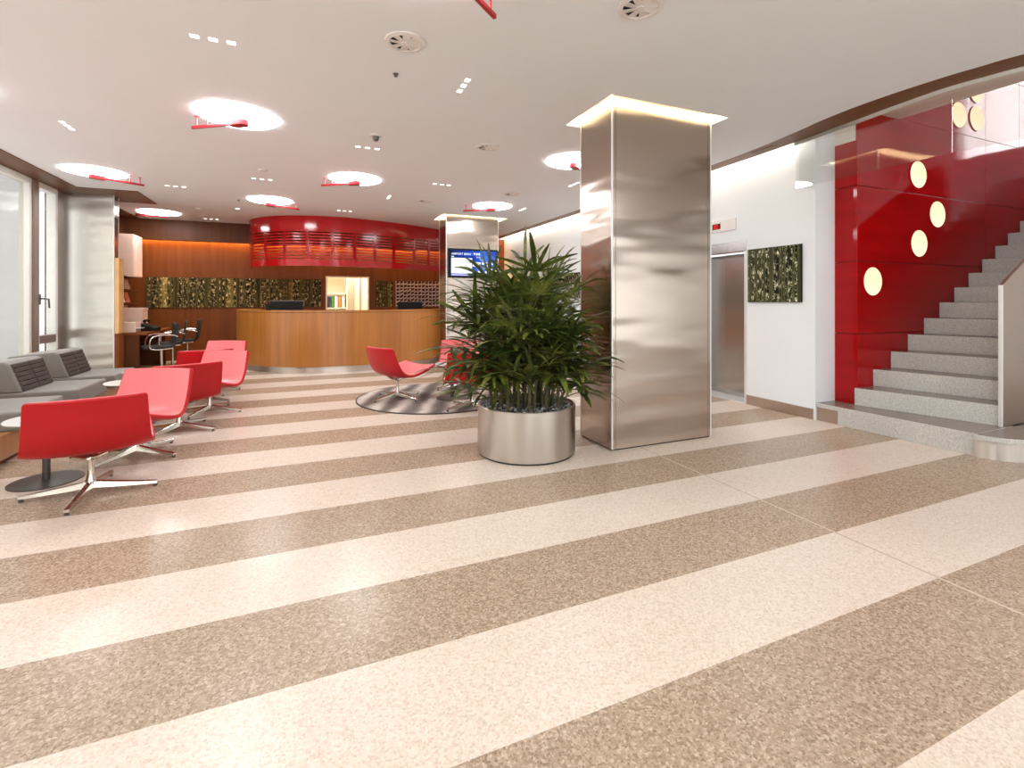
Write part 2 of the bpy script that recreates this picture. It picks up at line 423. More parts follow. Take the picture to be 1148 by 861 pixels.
# steel columns
def column(x0, y0, x1, y1, z1, label, mat, name='steel_column'):
    t = empty(name, ((x0+x1)/2, (y0+y1)/2, 0), label, 'column')
    cx, cy = t.location.x, t.location.y
    bm = nb(); box(bm, x0-cx, y0-cy, .012, x1-cx, y1-cy, z1); link('cladding', bm, mat, t, bevel=.002)
    for sx in (x0-cx-.0015, x1-cx-.0105):
        for sy in (y0-cy-.0015, y1-cy-.0105):
            bm = nb(); box(bm, sx, sy, .012, sx+.012, sy+.012, z1); link('corner_strip', bm, M['steel_edge'], t)
    if x1-x0 > .9:
        for sx in (x0-cx+.035, x1-cx-.039):
            bm = nb(); box(bm, sx, y0-cy-.0008, .012, sx+.004, y0-cy+.002, z1); link('seam', bm, M['grey_steel'], t)
    bm = nb(); box(bm, x0-cx+.012, y0-cy+.012, 0, x1-cx-.012, y1-cy-.012, .012); link('base', bm, M['dark'], t)
    return t
column(2.338, 3.377, 3.424, 3.877, ZC+.14, 'large brushed steel clad column behind the potted palm', M['steel'])
column(2.486, 9.1, 3.572, 9.6, ZC+.14, 'steel clad column carrying the blue information screen', M['steel'])
column(-3.46, 9.362, -2.75, 9.56, ZC-.012, 'reflective steel clad pier between the window and the wooden rack', M['steel_pale'])

# left window wall (daylight side)
XW = -3.42
def win(name, y0, y1, split=False, mull=()):
    t = tag(bpy.data.objects.new(name, None), kind='structure'); COL.objects.link(t); t.location = (XW, (y0+y1)/2, 0)
    cy = (y0+y1)/2; w = .07
    bm = nb()
    box(bm, -.06, y0-cy, 0.02, .05, y0-cy+w, ZC-.012); box(bm, -.06, y1-cy-w, 0.02, .05, y1-cy, ZC-.012)
    box(bm, -.06, y0-cy+w, .02, .05, y1-cy-w, .09); box(bm, -.06, y0-cy+w, ZC-.09, .05, y1-cy-w, ZC-.012)
    for m in mull: box(bm, -.06, m-cy-.05, .09, .05, m-cy+.05, ZC-.09)
    link('window_frame', bm, M['frame_white'], t, bevel=.006)
    bm = nb(); box(bm, -.012, y0-cy+w-.01, .08, -.004, y1-cy-w+.01, ZC-.08); link('glass_pane', bm, M['pane'] if split else M['pane_grey'], t)
    if split:
        bm = nb(); box(bm, -.05, y0-cy+w, .655, .055, y1-cy-w, .765); link('transom', bm, M['frame_brown'], t, bevel=.005)
        bm = nb(); box(bm, .05, y0-cy+.01, 1.2, .07, y0-cy+.055, 1.34); tube(bm, [(.07, y0-cy+.03, 1.28), (.12, y0-cy+.03, 1.28), (.125, y0-cy+.12, 1.275), (.125, y0-cy+.14, 1.15)], .011, 8)
        link('window_handle', bm, M['grey_steel'], t, smooth=True)
    return t
win('window_1', -4.1, 8.46, mull=(-2.5, -.9, .7, 2.3, 3.9, 5.5, 7.0))
bm = nb(); box(bm, XW-.06, 8.46, 0, XW+.07, 8.60, ZC-.012); S('trim_5', bm, M['frame_brown'], bevel=.006)
win('window_2', 8.60, 9.20, True)
bm = nb(); box(bm, XW-.05, 9.20, 0, XW+.02, 9.40, ZC-.012); S('trim_6', bm, M['frame_brown'])
bm = nb(); box(bm, -3.6, 9.40, 0, -3.3, 12.2, ZC-.012); S('wall_left', bm, M['wood_dark'])
# front side (behind the camera): glazed front
bm = nb(); box(bm, -3.6, -4.35, 0, -3.36, -4.05, ZC); box(bm, -3.36, -4.35, 0, 9.2, -4.05, .12); box(bm, -3.36, -4.35, 2.62, 9.2, -4.05, ZC+.4)
for x in (-1.2, .9, 3.0, 5.1, 7.2): box(bm, x-.06, -4.3, .12, x+.06, -4.1, 2.62)
S('wall_front', bm, M['wood_trim'])
bm = nb(); box(bm, -3.36, -4.21, .12, 9.2, -4.2, 2.62); S('window_3', bm, M['pane'])
bm = nb(); box(bm, 9.2, -4.2, 0, 9.4, 2.05, 3.25); S('wall_right', bm, M['white_wall'])

# back wall, walnut panelling with an opening to the office
YB = 12.1
bm = nb()
for x0, x1, z0, z1 in ((-3.3, .42, 0, ZC), (.42, 1.40, 0, .95), (.42, 1.40, 1.83, ZC), (1.40, 4.919, 0, ZC)):
    box(bm, x0, YB, z0, x1, YB+.12, z1)
S('wall_back', bm, M['wood_wall'])
bm = nb(); box(bm, XL-.25, 11.78, 2.49, 4.538, 11.86, ZC); box(bm, XL-.25, 11.86, 2.49, 4.538, 11.93, 2.52); S('trim_7', bm, M['wood_dark'])
t = empty('cove_light', (.75, 12.02, 2.56), 'orange glowing cove strip along the top of the walnut back wall', 'light')
bm = nb(); box(bm, -3.9, -.02, 0, 3.7, .02, .03); link('light_strip', bm, emit('amber_cove', (1, .63, .24, 1), 42), t)
bm = nb(); box(bm, -3.75, .021, .0, 3.65, .05, .02); link('mounting_rail', bm, M['dark'], t)
# office behind the opening
bm = nb(); box(bm, -.4, 15, 0, 3.0, 15.1, 2.8); box(bm, -.5, YB+.12, 0, -.4, 15.1, 2.8); box(bm, 3.0, YB+.12, 0, 3.1, 15.1, 2.8); box(bm, -.5, YB+.12, 2.6, 3.1, 15.1, 2.7)
box(bm, 1.28, 13.2, 0, 1.34, 15, 2.6)
S('wall_office', bm, M['cream'])
bm = nb()
for x0, x1, z0, z1 in ((.42, .45, .95, 1.83), (1.37, 1.40, .95, 1.83), (.45, 1.37, 1.80, 1.83), (.45, 1.37, .95, .98)): box(bm, x0, YB-.012, z0, x1, YB+.125, z1)
S('trim_8', bm, M['cream'])

# right wall with lift
XR = 4.919; YE = 3.43
bm = nb()
dy0, dy1, dz = 4.29, 5.35, 1.99
box(bm, XR, YE, 0, XR+.45, dy0, ZC+.35); box(bm, XR, dy0, dz, XR+.45, dy1, ZC+.35); box(bm, XR, dy1, 0, XR+.45, YB+.12, ZC+.35)
S('wall_lift', bm, M['white_wall'])
bm = nb(); box(bm, XR-.012, YE+.02, 0, XR, dy0-.005, .115); box(bm, XR-.012, dy1+.005, 0, XR, YB, .115); S('baseboard_lift', bm, M['steel_warm'], bevel=.003)
bm = nb(); box(bm, 4.74, YE+.1, ZC+.2, XR, YB, ZC+.26); S('trim_9', bm, M['white_wall'])
t = empty('cove_light', (4.80, 7.7, ZC+.15), 'warm wall washing cove strip above the white lift wall', 'light')
bm = nb(); box(bm, -.03, -4.1, 0, .0, 4.3, .03); link('light_strip', bm, emit('wash_cove', (1, .93, .80, 1), 20), t)
bm = nb(); box(bm, -.05, -4.1, -.01, -.031, 4.3, .05); link('mounting_rail', bm, M['frame_white'], t)
# lift door
t = empty('lift_door', (XR, (dy0+dy1)/2, 0), 'stainless steel lift doors set in the white wall beside the bamboo picture', 'lift door')
c = (dy0+dy1)/2
bm = nb(); box(bm, .0, dy0-c, dz-.13, .10, dy1-c, dz); link('header', bm, M['steel_door'], t, bevel=.003)
for y0, y1 in ((dy0-c, dy0-c+.035), (dy1-c-.08, dy1-c)):
    bm = nb(); box(bm, -.004, y0, 0, .22, y1, dz-.13); link('jamb', bm, M['steel_edge'], t, bevel=.003)
bm = nb(); box(bm, .26, dy0-c+.035, .006, .29, .05, dz-.13); link('door_leaf', bm, M['steel_door'], t, bevel=.003)
bm = nb(); box(bm, .29, .03, .006, .32, dy1-c-.08, dz-.13); link('door_leaf', bm, M['steel_door'], t, bevel=.003)
bm = nb(); box(bm, 0, dy0-c+.035, 0, .34, dy1-c-.08, .006); link('sill', bm, M['steel_edge'], t)
# indicator plate
t = empty('lift_indicator', (XR-.02, 4.72, 2.21), 'steel floor indicator plate with red digits above the lift doors', 'indicator')
bm = nb(); box(bm, .0, -.28, -.075, .02, .23, .075); link('plate', bm, M['steel_edge'], t, bevel=.004)
bm = nb(); box(bm, -.004, -.045, -.035, .001, .085, .035); link('display', bm, M['led_dark'], t)
def text(name, s, size, mat, parent, loc, rot, ext=.001):
    cu = bpy.data.curves.new(name, 'FONT'); cu.body = s; cu.size = size; cu.extrude = ext
    cu.align_x = 'LEFT'
    o = bpy.data.objects.new(name, cu); COL.objects.link(o)
    dg = bpy.context.evaluated_depsgraph_get(); me = bpy.data.meshes.new_from_object(o.evaluated_get(dg))
    bpy.data.objects.remove(o); me.materials.clear(); me.materials.append(mat); me.name = name
    ob = bpy.data.objects.new(name, me); COL.objects.link(ob); ob.parent = parent; ob.location = loc; ob.rotation_euler = rot
    return ob
text('digits', '02', .075, M['led_red'], t, (-.006, .062, -.028), (R(90), 0, R(-90)))
# bamboo pictures
def picture(name, p0, p1, normal, mat, label, group=None, uvs=1.0, th=.025):
    """p0,p1 lower-left, upper-right as seen; normal '-y' or '-x'"""
    x0, y0, z0 = p0; x1, y1, z1 = p1
    t = empty(name, ((x0+x1)/2, (y0+y1)/2, z0), label, 'picture', group)
    cx, cy, cz = t.location
    bm = nb()
    if normal == '-y': box(bm, x0-cx, -th, 0, x1-cx, 0, z1-z0)
    else: box(bm, -th, y1-cy, 0, 0, y0-cy, z1-z0)
    link('backing_panel', bm, M['black'], t)
    bm = nb(); uv = bm.loops.layers.uv.new('UVMap')
    e = .003
    if normal == '-y': c = [(x0-cx+e, -th-.002, e), (x1-cx-e, -th-.002, e), (x1-cx-e, -th-.002, z1-z0-e), (x0-cx+e, -th-.002, z1-z0-e)]; w = abs(x1-x0)
    else: c = [(-th-.002, y0-cy-e, e), (-th-.002, y1-cy+e, e), (-th-.002, y1-cy+e, z1-z0-e), (-th-.002, y0-cy-e, z1-z0-e)]; w = abs(y1-y0)
    f = bm.faces.new([bm.verts.new(p) for p in c]); h = z1-z0
    for l, q in zip(f.loops, ((0, 0), (w, 0), (w, h), (0, h))): l[uv].uv = (q[0]*uvs + cx, q[1]*uvs)
    me = bpy.data.meshes.new('print'); bm.to_mesh(me); bm.free(); me.materials.append(mat)
    o = bpy.data.objects.new('print', me); COL.objects.link(o); o.parent = t
    return t
picture('bamboo_picture', (XR, 4.254, 1.235), (XR, 3.573, 1.865), '-x', M['bamboo'], 'square bamboo grove photograph on the white wall between lift and stairs', uvs=1.35)
picture('bamboo_picture', (XR, 9.4, 1.30), (XR, 8.0, 1.81), '-x', M['bamboo'], 'bamboo photograph on the white wall behind the palm leaves', uvs=1.35)
picture('bamboo_mural', (-3.03, YB, 1.11), (.32, YB, 1.745), '-y', M['bamboo_warm'], 'long bamboo grove mural on the walnut wall left of the office opening', uvs=1.3)
picture('bamboo_mural', (1.55, YB, 1.105), (1.96, YB, 1.735), '-y', M['bamboo_warm'], 'narrow bamboo print on the walnut wall right of the office opening', uvs=1.3)
# wine rack
t = empty('wine_rack', (2.85, YB, 1.10), 'dark wall rack with pale pegs and lattice beside the far steel column', 'rack')
bm = nb(); box(bm, -.83, -.02, 0, .83, 0, .64); link('back_panel', bm, plain('dark_rack', (.05, .015, .012, 1), .5), t)
bm = nb()
for i in range(19): box(bm, -.825+i*.09, -.05, .0, -.807+i*.09, -.02, .64)
link('upright', bm, plain('pale_pegs', (.60, .40, .36, 1), .4), t)
bm = nb()
for i in range(18):
    for j in range(7):
        a = random.uniform(-.4, .9); x = -.80+i*.09+random.uniform(0, .015); z = .03+j*.088
        tube(bm, [(x, -.04, z), (x+.05, -.085, z+.045*a+.01)], [.016, .012], 6)
o = link('peg', bm, plain('pale_foil', (.78, .58, .52, 1), .3), t); tag(o, kind='stuff')

# ------------------------------------------------------------------ stair
YW = 3.20; TR = .3027
X = lambda k: 5.178 + TR*(k-2)
Zs = lambda k: .183 + .175*(k-1)
st = empty('staircase', (5.2, 2.7, 0), 'grey granite staircase climbing along the red glass wall', 'staircase')
def PT(bm_fn, name, mat, **kw):
    bm = nb(); bm_fn(bm)
    bmesh.ops.translate(bm, vec=-Vector(st.location), verts=bm.verts[:])
    o = link(name, bm, [mat, M['tread']] if name in ('step', 'landing_slab') else mat, st, **kw)
    for p in o.data.polygons:
        if p.normal.z > .9 and len(o.data.materials) > 1: p.material_index = 1
    return o
NS = 18
arc = [(5.29+.36*math.cos(a), 2.12+.30*math.sin(a)) for a in [R(180+ i*90/10) for i in range(11)]]
PT(lambda b: prism(b, [(4.92, 3.20), (4.955, 2.125), (5.55, 2.125), (5.55, 3.20)], 0, Zs(1)), 'step', M['granite'], bevel=.003)
PT(lambda b: prism(b, arc + [(9, 1.82), (9, 2.12)], Zs(1)-.042, Zs(1)), 'landing_slab', M['granite'], bevel=.003)
PT(lambda b: prism(b, [(x+(.012 if x < 5.3 else 0), y+.012) for x, y in arc] + [(9, 1.832), (9, 2.11)], 0, Zs(1)-.042), 'plinth', M['steel_pot'], smooth=True)
PT(lambda b: prism(b, [(4.925, 3.20), (5.22, 3.20), (5.22, YE-.005), (4.925, YE-.005)], Zs(1)-.045, Zs(1)), 'landing_slab', M['granite'], bevel=.003)
PT(lambda b: prism(b, [(4.935, 3.20), (5.22, 3.20), (5.22, YE-.005), (4.935, YE-.005)], 0, Zs(1)-.045), 'plinth', M['steel_warm'])
SK = .25
def para(b, x0, x1, y0, y1, z0, z1): prism(b, [(x0, y1), (x0+SK*(y1-y0), y0), (x1+SK*(y1-y0), y0), (x1, y1)], z0, z1)
for k in range(2, NS+1):
    x = X(k); last = k == NS
    PT(lambda b: para(b, x, x+TR*(1 if not last else 3)+.03, 2.172, YW-.004, Zs(k-1), Zs(k)), 'step', M['granite'], bevel=.003)
    if k > 2: PT(lambda b: para(b, x+.02, x+TR+.02, 2.18, YW-.01, max(0, Zs(k-1)-.5), Zs(k-1)-.001), 'step_base', M['granite'])
# red glass wall in panels
bm = nb()
xs = [5.228, 6.79, 7.69, 8.50, 9.4, 10.3, 11.2]; zs = [.0, .907, 1.663, 2.443, 3.228, 4.05, 4.9, 6.0]
for i in range(len(zs)-1):
    xx = xs if zs[i] > 3 else [xs[0], 7.69, 9.4, 11.2]
    for j in range(len(xx)-1):
        if zs[i+1] < .178 + .5*(0) : continue
        box(bm, xx[j]+(.002 if j else 0), YW, zs[i]+.003, xx[j+1]-.002, YW+.016, zs[i+1]-.003)
    box(bm, 5.228, YW+.016, zs[i]+.003, 5.244, YE, zs[i+1]-.003) if zs[i+1] < 3 else box(bm, 5.228, YW+.016, zs[i]+.003, 5.244, YE, min(zs[i+1], 2.91)) if zs[i] < 2.7 else None
S('wall_stair', bm, M['red_glass'], bevel=.001)
bm = nb(); box(bm, 5.246, YW+.018, 0, 11.3, YW+.2, 6.1); S('wall_stair_core', bm, M['dark'])
# balustrade
t = empty('stair_balustrade', (5.405, 2.14, Zs(1)), 'tall stainless steel balustrade panel at the right side of the granite stairs', 'balustrade')
bm = nb(); x1 = 11.0
sl = .175/TR
pts = [(.014, 0), (x1-5.405, sl*(x1-5.7)), (x1-5.405, 1.2+sl*(x1-5.405)), (.014, 1.2)]
pts = [(.014, 0), (3.6, 0), (3.6, 1.2+sl*3.6), (.014, 1.205)]
a = [bm.verts.new((x, .0, z)) for x, z in pts]; b = [bm.verts.new((x, .026, z)) for x, z in pts]
bm.faces.new(a); bm.faces.new(b[::-1])
for i in range(4): bm.faces.new((a[i], b[i], b[(i+1)%4], a[(i+1)%4]))
link('panel', bm, M['steel_warm'], t, bevel=.003)
bm = nb(); box(bm, 0, -.001, 0, .014, .027, 1.2); link('front_edge', bm, M['steel_edge'], t, bevel=.002)
# wall lamps
for i, (x, z, lab) in enumerate(((5.469, 1.455, 'lowest round opal wall lamp on the red wall, just above the second step'),
        (6.292, 1.891, 'round opal wall lamp on the red wall directly under the one at glass curtain height'),
        (6.646, 2.24, 'round opal wall lamp on the red wall nearest to the stairs, dimmer than its neighbours'),
        (6.276, 2.657, 'round opal wall lamp on the red wall close to the reflected light angle'),
        (7.085, 3.445, 'left one of the pair of round opal lamps high on the red wall'),
        (7.471, 3.46, 'right one of the pair of round opal lamps high on the red wall'),
        (7.46, 3.80, 'topmost round opal lamp on the red wall, half hidden by the ceiling edge'))):
    t = empty('wall_lamp', (x, YW, z), lab, 'lamp', 'round lamps on the red stair wall')
    bm = nb(); lathe(bm, [(0, 0), (.147, 0), (.147, .012), (.143, .016), (0, .018)], 40); bmesh.ops.rotate(bm, cent=(0,0,0), matrix=Matrix.Rotation(R(90), 3, 'X'), verts=bm.verts[:])
    link('opal_disc', bm, M['wall_lamp'], t, smooth=True)
    bm = nb(); lathe(bm, [(.148, 0), (.154, 0), (.154, .010), (.148, .010), (.148, 0)], 40); bmesh.ops.rotate(bm, cent=(0,0,0), matrix=Matrix.Rotation(R(90), 3, 'X'), verts=bm.verts[:])
    link('rim', bm, M['red_gloss'], t, smooth=True)
# soffit above the stair foot and the upper stair hall
slab('ceiling_stair', [(p[0]+.03, p[1]) for p in cout[16:50]] + [(9.2, -3.8), (9.2, .3), (5.93, .3), (5.93, YW-.002), (5.244, YW-.002), (5.244, YE), (4.75, YE)], [], 3.225, 3.32, M['beige'])
bm = nb(); box(bm, 5.93, .2, 3.225, 11.4, .3, 6.1); box(bm, 5.83, .3, 3.32, 5.93, YW, 6.1); box(bm, 5.83, .2, 6.1, 11.4, YW+.2, 6.2)
box(bm, 11.3, .3, 0, 11.4, 1.3, 6.1); box(bm, 11.3, 1.3, 0, 11.4, YW, 3.9); box(bm, 11.3, 1.3, 5.6, 11.4, YW, 6.1)
S('wall_upper', bm, M['white_wall'])
bm = nb(); box(bm, 11.35, 1.3, 3.9, 11.36, YW, 5.6); S('window_4', bm, M['clear_glass'])
bm = nb(); box(bm, 5.43, 2.05, 0, 9.2, 2.12, .14); S('wall_under_stair', bm, M['white_wall'])
# white head piece above the red wing, wall lintel behind the glass curtain
bm = nb(); box(bm, 5.230, YW+.017, 2.912, 5.2455, YE, 3.224); S('wall_return_head', bm, M['beige'])
bm = nb(); box(bm, XR+.45, YE, 0, 5.6, YE+.2, 3.3); box(bm, XR+.3, YE, ZC+.30, 5.246, YE+.2, 3.5); S('wall_return', bm, M['white_wall'])
# glass smoke curtain following the ceiling edge
t = empty('glass_smoke_curtain', (4.58, 2.6, 2.4), 'clear glass smoke curtain hanging from the curved brown ceiling band before the stairs', 'glass screen')
gl = [(x-.0, y) for x, y in cout if .1 < y < 3.55]
panes = [[(4.62, 3.43), (4.60, 2.12)], [(4.60, 2.115), (4.70, 1.55)], [(4.70, 1.545), (5.35, .15)]]
for g in panes:
    bm = nb(); wall_strip(bm, [(x-t.location.x, y-t.location.y) for x, y in g], .0, ZC-2.4-.002, .010)
    link('glass_pane', bm, M['clear_glass'], t)
bm = nb(); box(bm, gl[0][0]-4.58, YE-2.6+.004, .02, XR-4.58-.002, YE-2.6+.014, ZC-2.4+.1); link('glass_pane', bm, M['pane'], t)
bm = nb(); wall_strip(bm, [(x-t.location.x-.005, y-t.location.y) for x, y in gl], ZC-2.4-.03, ZC-2.4, .02); link('clamp_rail', bm, M['frame_white'], t)

# ------------------------------------------------------------------ ceiling lamps
def make_lamp():
    t = empty('ceiling_lamp', (0, 0, ZC), '', 'lamp')
    bm = nb(); lathe(bm, [(0, -.012), (.325, -.012), (.333, -.006), (.333, 0), (0, 0)], 48); link('glowing_disc', bm, M['lamp'], t, smooth=True)
    return t
def make_arm(t, outer, head):
    ox, oy = outer[0]-t.location.x, outer[1]-t.location.y; hx, hy = head[0]-t.location.x, head[1]-t.location.y
    d = Vector((hx-ox, hy-oy, 0)); L = d.length; d.normalize(); s = Vector((-d.y, d.x, 0))
    bm = nb()
    def bar(a0, a1, w, z0, z1):
        vs = [Vector((ox, oy, 0)) + d*a + s*b for a, b in ((a0, -w), (a1, -w), (a1, w), (a0, w))]
        prism(bm, [(v.x, v.y) for v in vs], z0, z1)
    bar(0, L-.05, .011, -.112, -.085)
    link('arm', bm, M['red_paint'], t, bevel=.004)
    bm = nb(); c = Vector((ox, oy, 0)) + d*(L-.02)
    prism(bm, [(c.x + d.x*.085*math.cos(a)*abs(math.cos(a))**-.4 + s.x*.045*math.sin(a), c.y + d.y*.085*math.cos(a)*abs(math.cos(a))**-.4 + s.y*.045*math.sin(a)) for a in [2*PI*(i+.5)/24 for i in range(24)]], -.125, -.075)
    link('spot_head', bm, M['red_paint'], t, bevel=.006)
    for q in (.05, .16):
        p = Vector((ox, oy, 0)) + d*q
        bm = nb(); tube(bm, [(p.x, p.y, -.09), (p.x, p.y, 0)], .007, 8); disc(bm, (p.x, p.y), .016, -.006, 0, 12); link('hanger', bm, M['red_paint'], t)
lamp0 = make_lamp()
A = (.43, -.31); B = (-.43, -.32)
LX8 = -2.56
L = [((-.56, 4.93), (-.94, 5.11), (-.52, 4.81), 'large glowing disc ceiling lamp with red arm, nearest of the whole discs at the left'),
     ((.61, 6.85), (.19, 6.99), (.60, 6.67), 'glowing disc ceiling lamp with red arm, between the smoke detector and the red canopy'),
     ((-2.48, 7.77), (-2.0, 7.92), (-2.43, 7.62), 'glowing disc ceiling lamp with red arm in front of the brown window soffit'),
     ((-2.52, 10.87), (-2.36, 10.72), (-2.76, 10.66), 'glowing disc ceiling lamp with red arm over the office chairs at the walnut wall'),
     ((-.54, 8.85), (-.11, 8.98), (-.54, 8.70), 'glowing disc ceiling lamp with red arm just left above the red canopy'),
     ((2.98, 7.88), (2.49, 8.0), (2.91, 7.72), 'glowing disc ceiling lamp with red arm above the screen column'),
     ((2.91, 4.96), (3.27, 5.15), (2.83, 4.84), 'glowing disc ceiling lamp half hidden by the big steel column'),
     ((LX8, 4.97), (LX8-.42, 5.17), (LX8+.02, 4.86), 'glowing disc ceiling lamp cut off by the left edge of the photo'),
     ((.50, 2.26), (.95, 2.47), (.52, 2.12), 'ceiling lamp out of view whose red arm end shows at the top edge')]
for q, (x, y, w) in enumerate(((2.95, .75, 'right of and behind the viewpoint'), (-2.3, 1.4, 'left of the viewpoint'), (.6, -.4, 'straight behind the viewpoint'), (4.3, -.7, 'far right behind the viewpoint'))):  # out-of-view lamps added to brighten the room, mainly its right side
    L.append(((x, y), (x+.42, y+.20), (x+.0, y-.13), 'unseen disc ceiling lamp added for more light, ' + w))
for i, (c, o, h, lab) in enumerate(L):
    t = lamp0 if i == 0 else copy_tree(lamp0)
    t.location = (c[0], c[1], ZC); tag(t, lab, 'lamp', 'round ceiling lamps with red arms')
for t, (c, o, h, lab) in zip([x for x in COL.objects if x.name.startswith('ceiling_lamp')], L):
    make_arm(t, o, h)
# triple downlights
T = [((-.54, 3.55), 0, 'three small downlights in a row on the ceiling, nearest ones at upper left'),
     ((-2.07, 5.83), 90, 'three small downlights in a row above the grey seats by the window'),
     ((.61, 5.41), 0, 'three small downlights in a row right under the smoke detector'),
     ((-.55, 7.36), 0, 'three small downlights in a row beside a flat round ceiling cap'),
     ((1.77, 6.70), 0, 'three small downlights in a row left of the far round air vents'),
     ((.65, 9.37), 0, 'three small downlights in a row close above the red canopy'),
     ((1.21, 7.84), 90, 'three small downlights in a row pointing away, between lamp and far vent'),
     ((1.11, 3.56), 90, 'three small downlights in a row pointing away at upper centre of the ceiling'),
     ((3.49, 5.96), 90, 'three small downlights in a row next to the big steel column'),
     ((3.59, 7.96), 90, 'three small downlights in a row right of the lamp above the screen column'),
     ((-1.73, 8.31), 0, 'three small downlights in a row right of the lamp by the brown soffit'),
     ((-1.76, 11.35), 0, 'three small downlights in a row just before the walnut back wall')]
t0 = empty('triple_downlight', (0, 0, ZC), '', 'downlight')
for x in (-.1, 0, .1):
    bm = nb(); box(bm, x-.024, -.018, -.004, x+.024, .018, 0); link('lens', bm, M['downlight'], t0)
for i, (c, rz, lab) in enumerate(T):
    t = t0 if i == 0 else copy_tree(t0)
    t.location = (c[0], c[1], ZC); t.rotation_euler = (0, 0, R(rz)); tag(t, lab, 'downlight', 'rows of three small downlights')
# round air diffusers
V = [((.58, 3.10), .125, 'round white swirl air vent, left one of the two big ones at the top'),
     ((1.72, 2.21), .125, 'round white swirl air vent cut off by the top edge of the photo'),
     ((1.79, 4.87), .125, 'round white air vent in the middle of the ceiling left of the column'),
     ((1.81, 7.89), .125, 'far round air vent left of the lamp above the screen column'),
     ((2.92, 6.87), .125, 'far round air vent right behind, above the lamp over the screen column')]
v0 = empty('air_vent', (0, 0, ZC), '', 'air vent')
bm = nb(); lathe(bm, [(.098, .0), (.128, -.002), (.125, -.010), (.10, -.016), (.094, -.006), (.098, 0)], 40); link('ring', bm, M['vent_white'], v0, smooth=True)
bm = nb(); disc(bm, (0, 0), .098, -.003, -.0005, 32); link('duct', bm, M['dark'], v0)
bm = nb()
for k in range(8):
    a = 2*PI*k/8
    ps = [(.018, -.02, -.010), (.095, -.034, -.004), (.095, .020, -.016), (.018, .010, -.014)]
    vs = [bm.verts.new((x*math.cos(a)-y*math.sin(a), x*math.sin(a)+y*math.cos(a), z)) for x, y, z in ps]
    vt = [bm.verts.new((v.co.x, v.co.y, v.co.z+.002)) for v in vs]
    bm.faces.new(vs); bm.faces.new(vt[::-1])
    for i in range(4): bm.faces.new((vs[i], vt[i], vt[(i+1)%4], vs[(i+1)%4]))
link('swirl_blades', bm, M['vent_white'], v0)
bm = nb(); disc(bm, (0, 0), .024, -.020, -.008, 20); link('hub', bm, M['vent_white'], v0)
for i, (c, r, lab) in enumerate(V):
    t = v0 if i == 0 else copy_tree(v0)
    t.location = (c[0], c[1], ZC); tag(t, lab, 'air vent', 'round ceiling air vents')
t = empty('smoke_detector', (.64, 4.98, ZC), 'grey smoke detector on the ceiling above a row of three downlights', 'smoke detector')
bm = nb(); lathe(bm, [(0, -.012), (.06, -.012), (.062, 0), (0, 0)], 28); link('base', bm, M['vent_white'], t, smooth=True)
bm = nb(); lathe(bm, [(0, -.055), (.022, -.052), (.03, -.035), (.034, -.012), (0, -.012)], 24); link('sensor', bm, M['grey_steel'], t, smooth=True)
bm = nb(); lathe(bm, [(0, -.012), (.055, -.010), (.06, 0), (0, 0)], 28); tag(link('ceiling_fitting', bm, M['vent_white'], smooth=True), 'flat round cap on the ceiling behind a row of three downlights', 'fitting').location = (-.5, 6.85, ZC)
t = empty('ceiling_speaker', (-1.76, 10.08, ZC), 'tiny white ceiling sensor between the canopy and the far left lamp', 'sensor')
bm = nb(); lathe(bm, [(0, -.03), (.03, -.028), (.045, -.01), (.048, 0), (0, 0)], 24); link('housing', bm, M['vent_white'], t, smooth=True)
bm = nb(); box(bm, -.03, -.03, -.004, .03, .03, 0); o = tag(link('single_downlight', bm, M['downlight']), 'single small downlight left of the red canopy', 'downlight'); o.location = (-1.13, 9.9, ZC)
bm = nb(); lathe(bm, [(0, -.02), (.012, -.02), (.014, -.004), (.022, 0), (0, 0)], 16); o = tag(link('sprinkler', bm, M['grey_steel'], smooth=True), 'tiny sprinkler head on the ceiling behind the near left air vent', 'sprinkler'); o.location = (.60, 3.57, ZC)
bm = nb(); lathe(bm, [(0, -.02), (.016, -.02), (.018, -.004), (.024, 0), (0, 0)], 16); o = tag(link('sprinkler', bm, M['grey_steel'], smooth=True), 'tiny dark sprinkler head beside the lamp left of the canopy', 'sprinkler'); o.location = (-1.01, 9.01, ZC)

# ------------------------------------------------------------------ reception
t = empty('reception_counter', (.8, 10, 0), 'curved cherry wood reception counter with steel plinth below the red canopy', 'counter')
def rel(l): return [(x-.8, y-10) for x, y in l]
cf = [(-1.22, 11.4), (-1.26, 10.9), (-1.12, 10.2), (-.72, 9.52), (-.12, 9.08), (.50, 8.95), (1.2, 9.0), (2.0, 9.28), (3.0, 9.85), (4.0, 10.55)]
cf = [(p.x, p.y) for p in catmull([(x, y, 0) for x, y in cf], 8)]
bm = nb(); wall_strip(bm, rel(cf), .11, 1.045, .05); link('front_panel', bm, M['wood_counter'], t, smooth=True)
bm = nb(); wall_strip(bm, rel([(x, y) for x, y in cf]), 1.052, 1.085, .36); link('countertop', bm, M['wood_counter'], t, smooth=True)
bm = nb(); wall_strip(bm, rel([(x+.04*(1 if y > 10 and x < 0 else 0), y+.035) for x, y in cf]), 0, .108, .03); link('plinth', bm, M['steel_pot'], t, smooth=True)
bm = nb(); wall_strip(bm, rel([(x+.012, y+.012) for x, y in cf]), 1.044, 1.053, .03); link('shadow_gap', bm, M['dark'], t, smooth=True)
bm = nb(); box(bm, -1.0, -.25, .72, 2.2, .45, .75); box(bm, -1.0, -.2, 0, -.96, .4, .72); box(bm, 2.16, -.2, 0, 2.2, .4, .72); link('desk_surface', bm, M['wood_counter'], t)
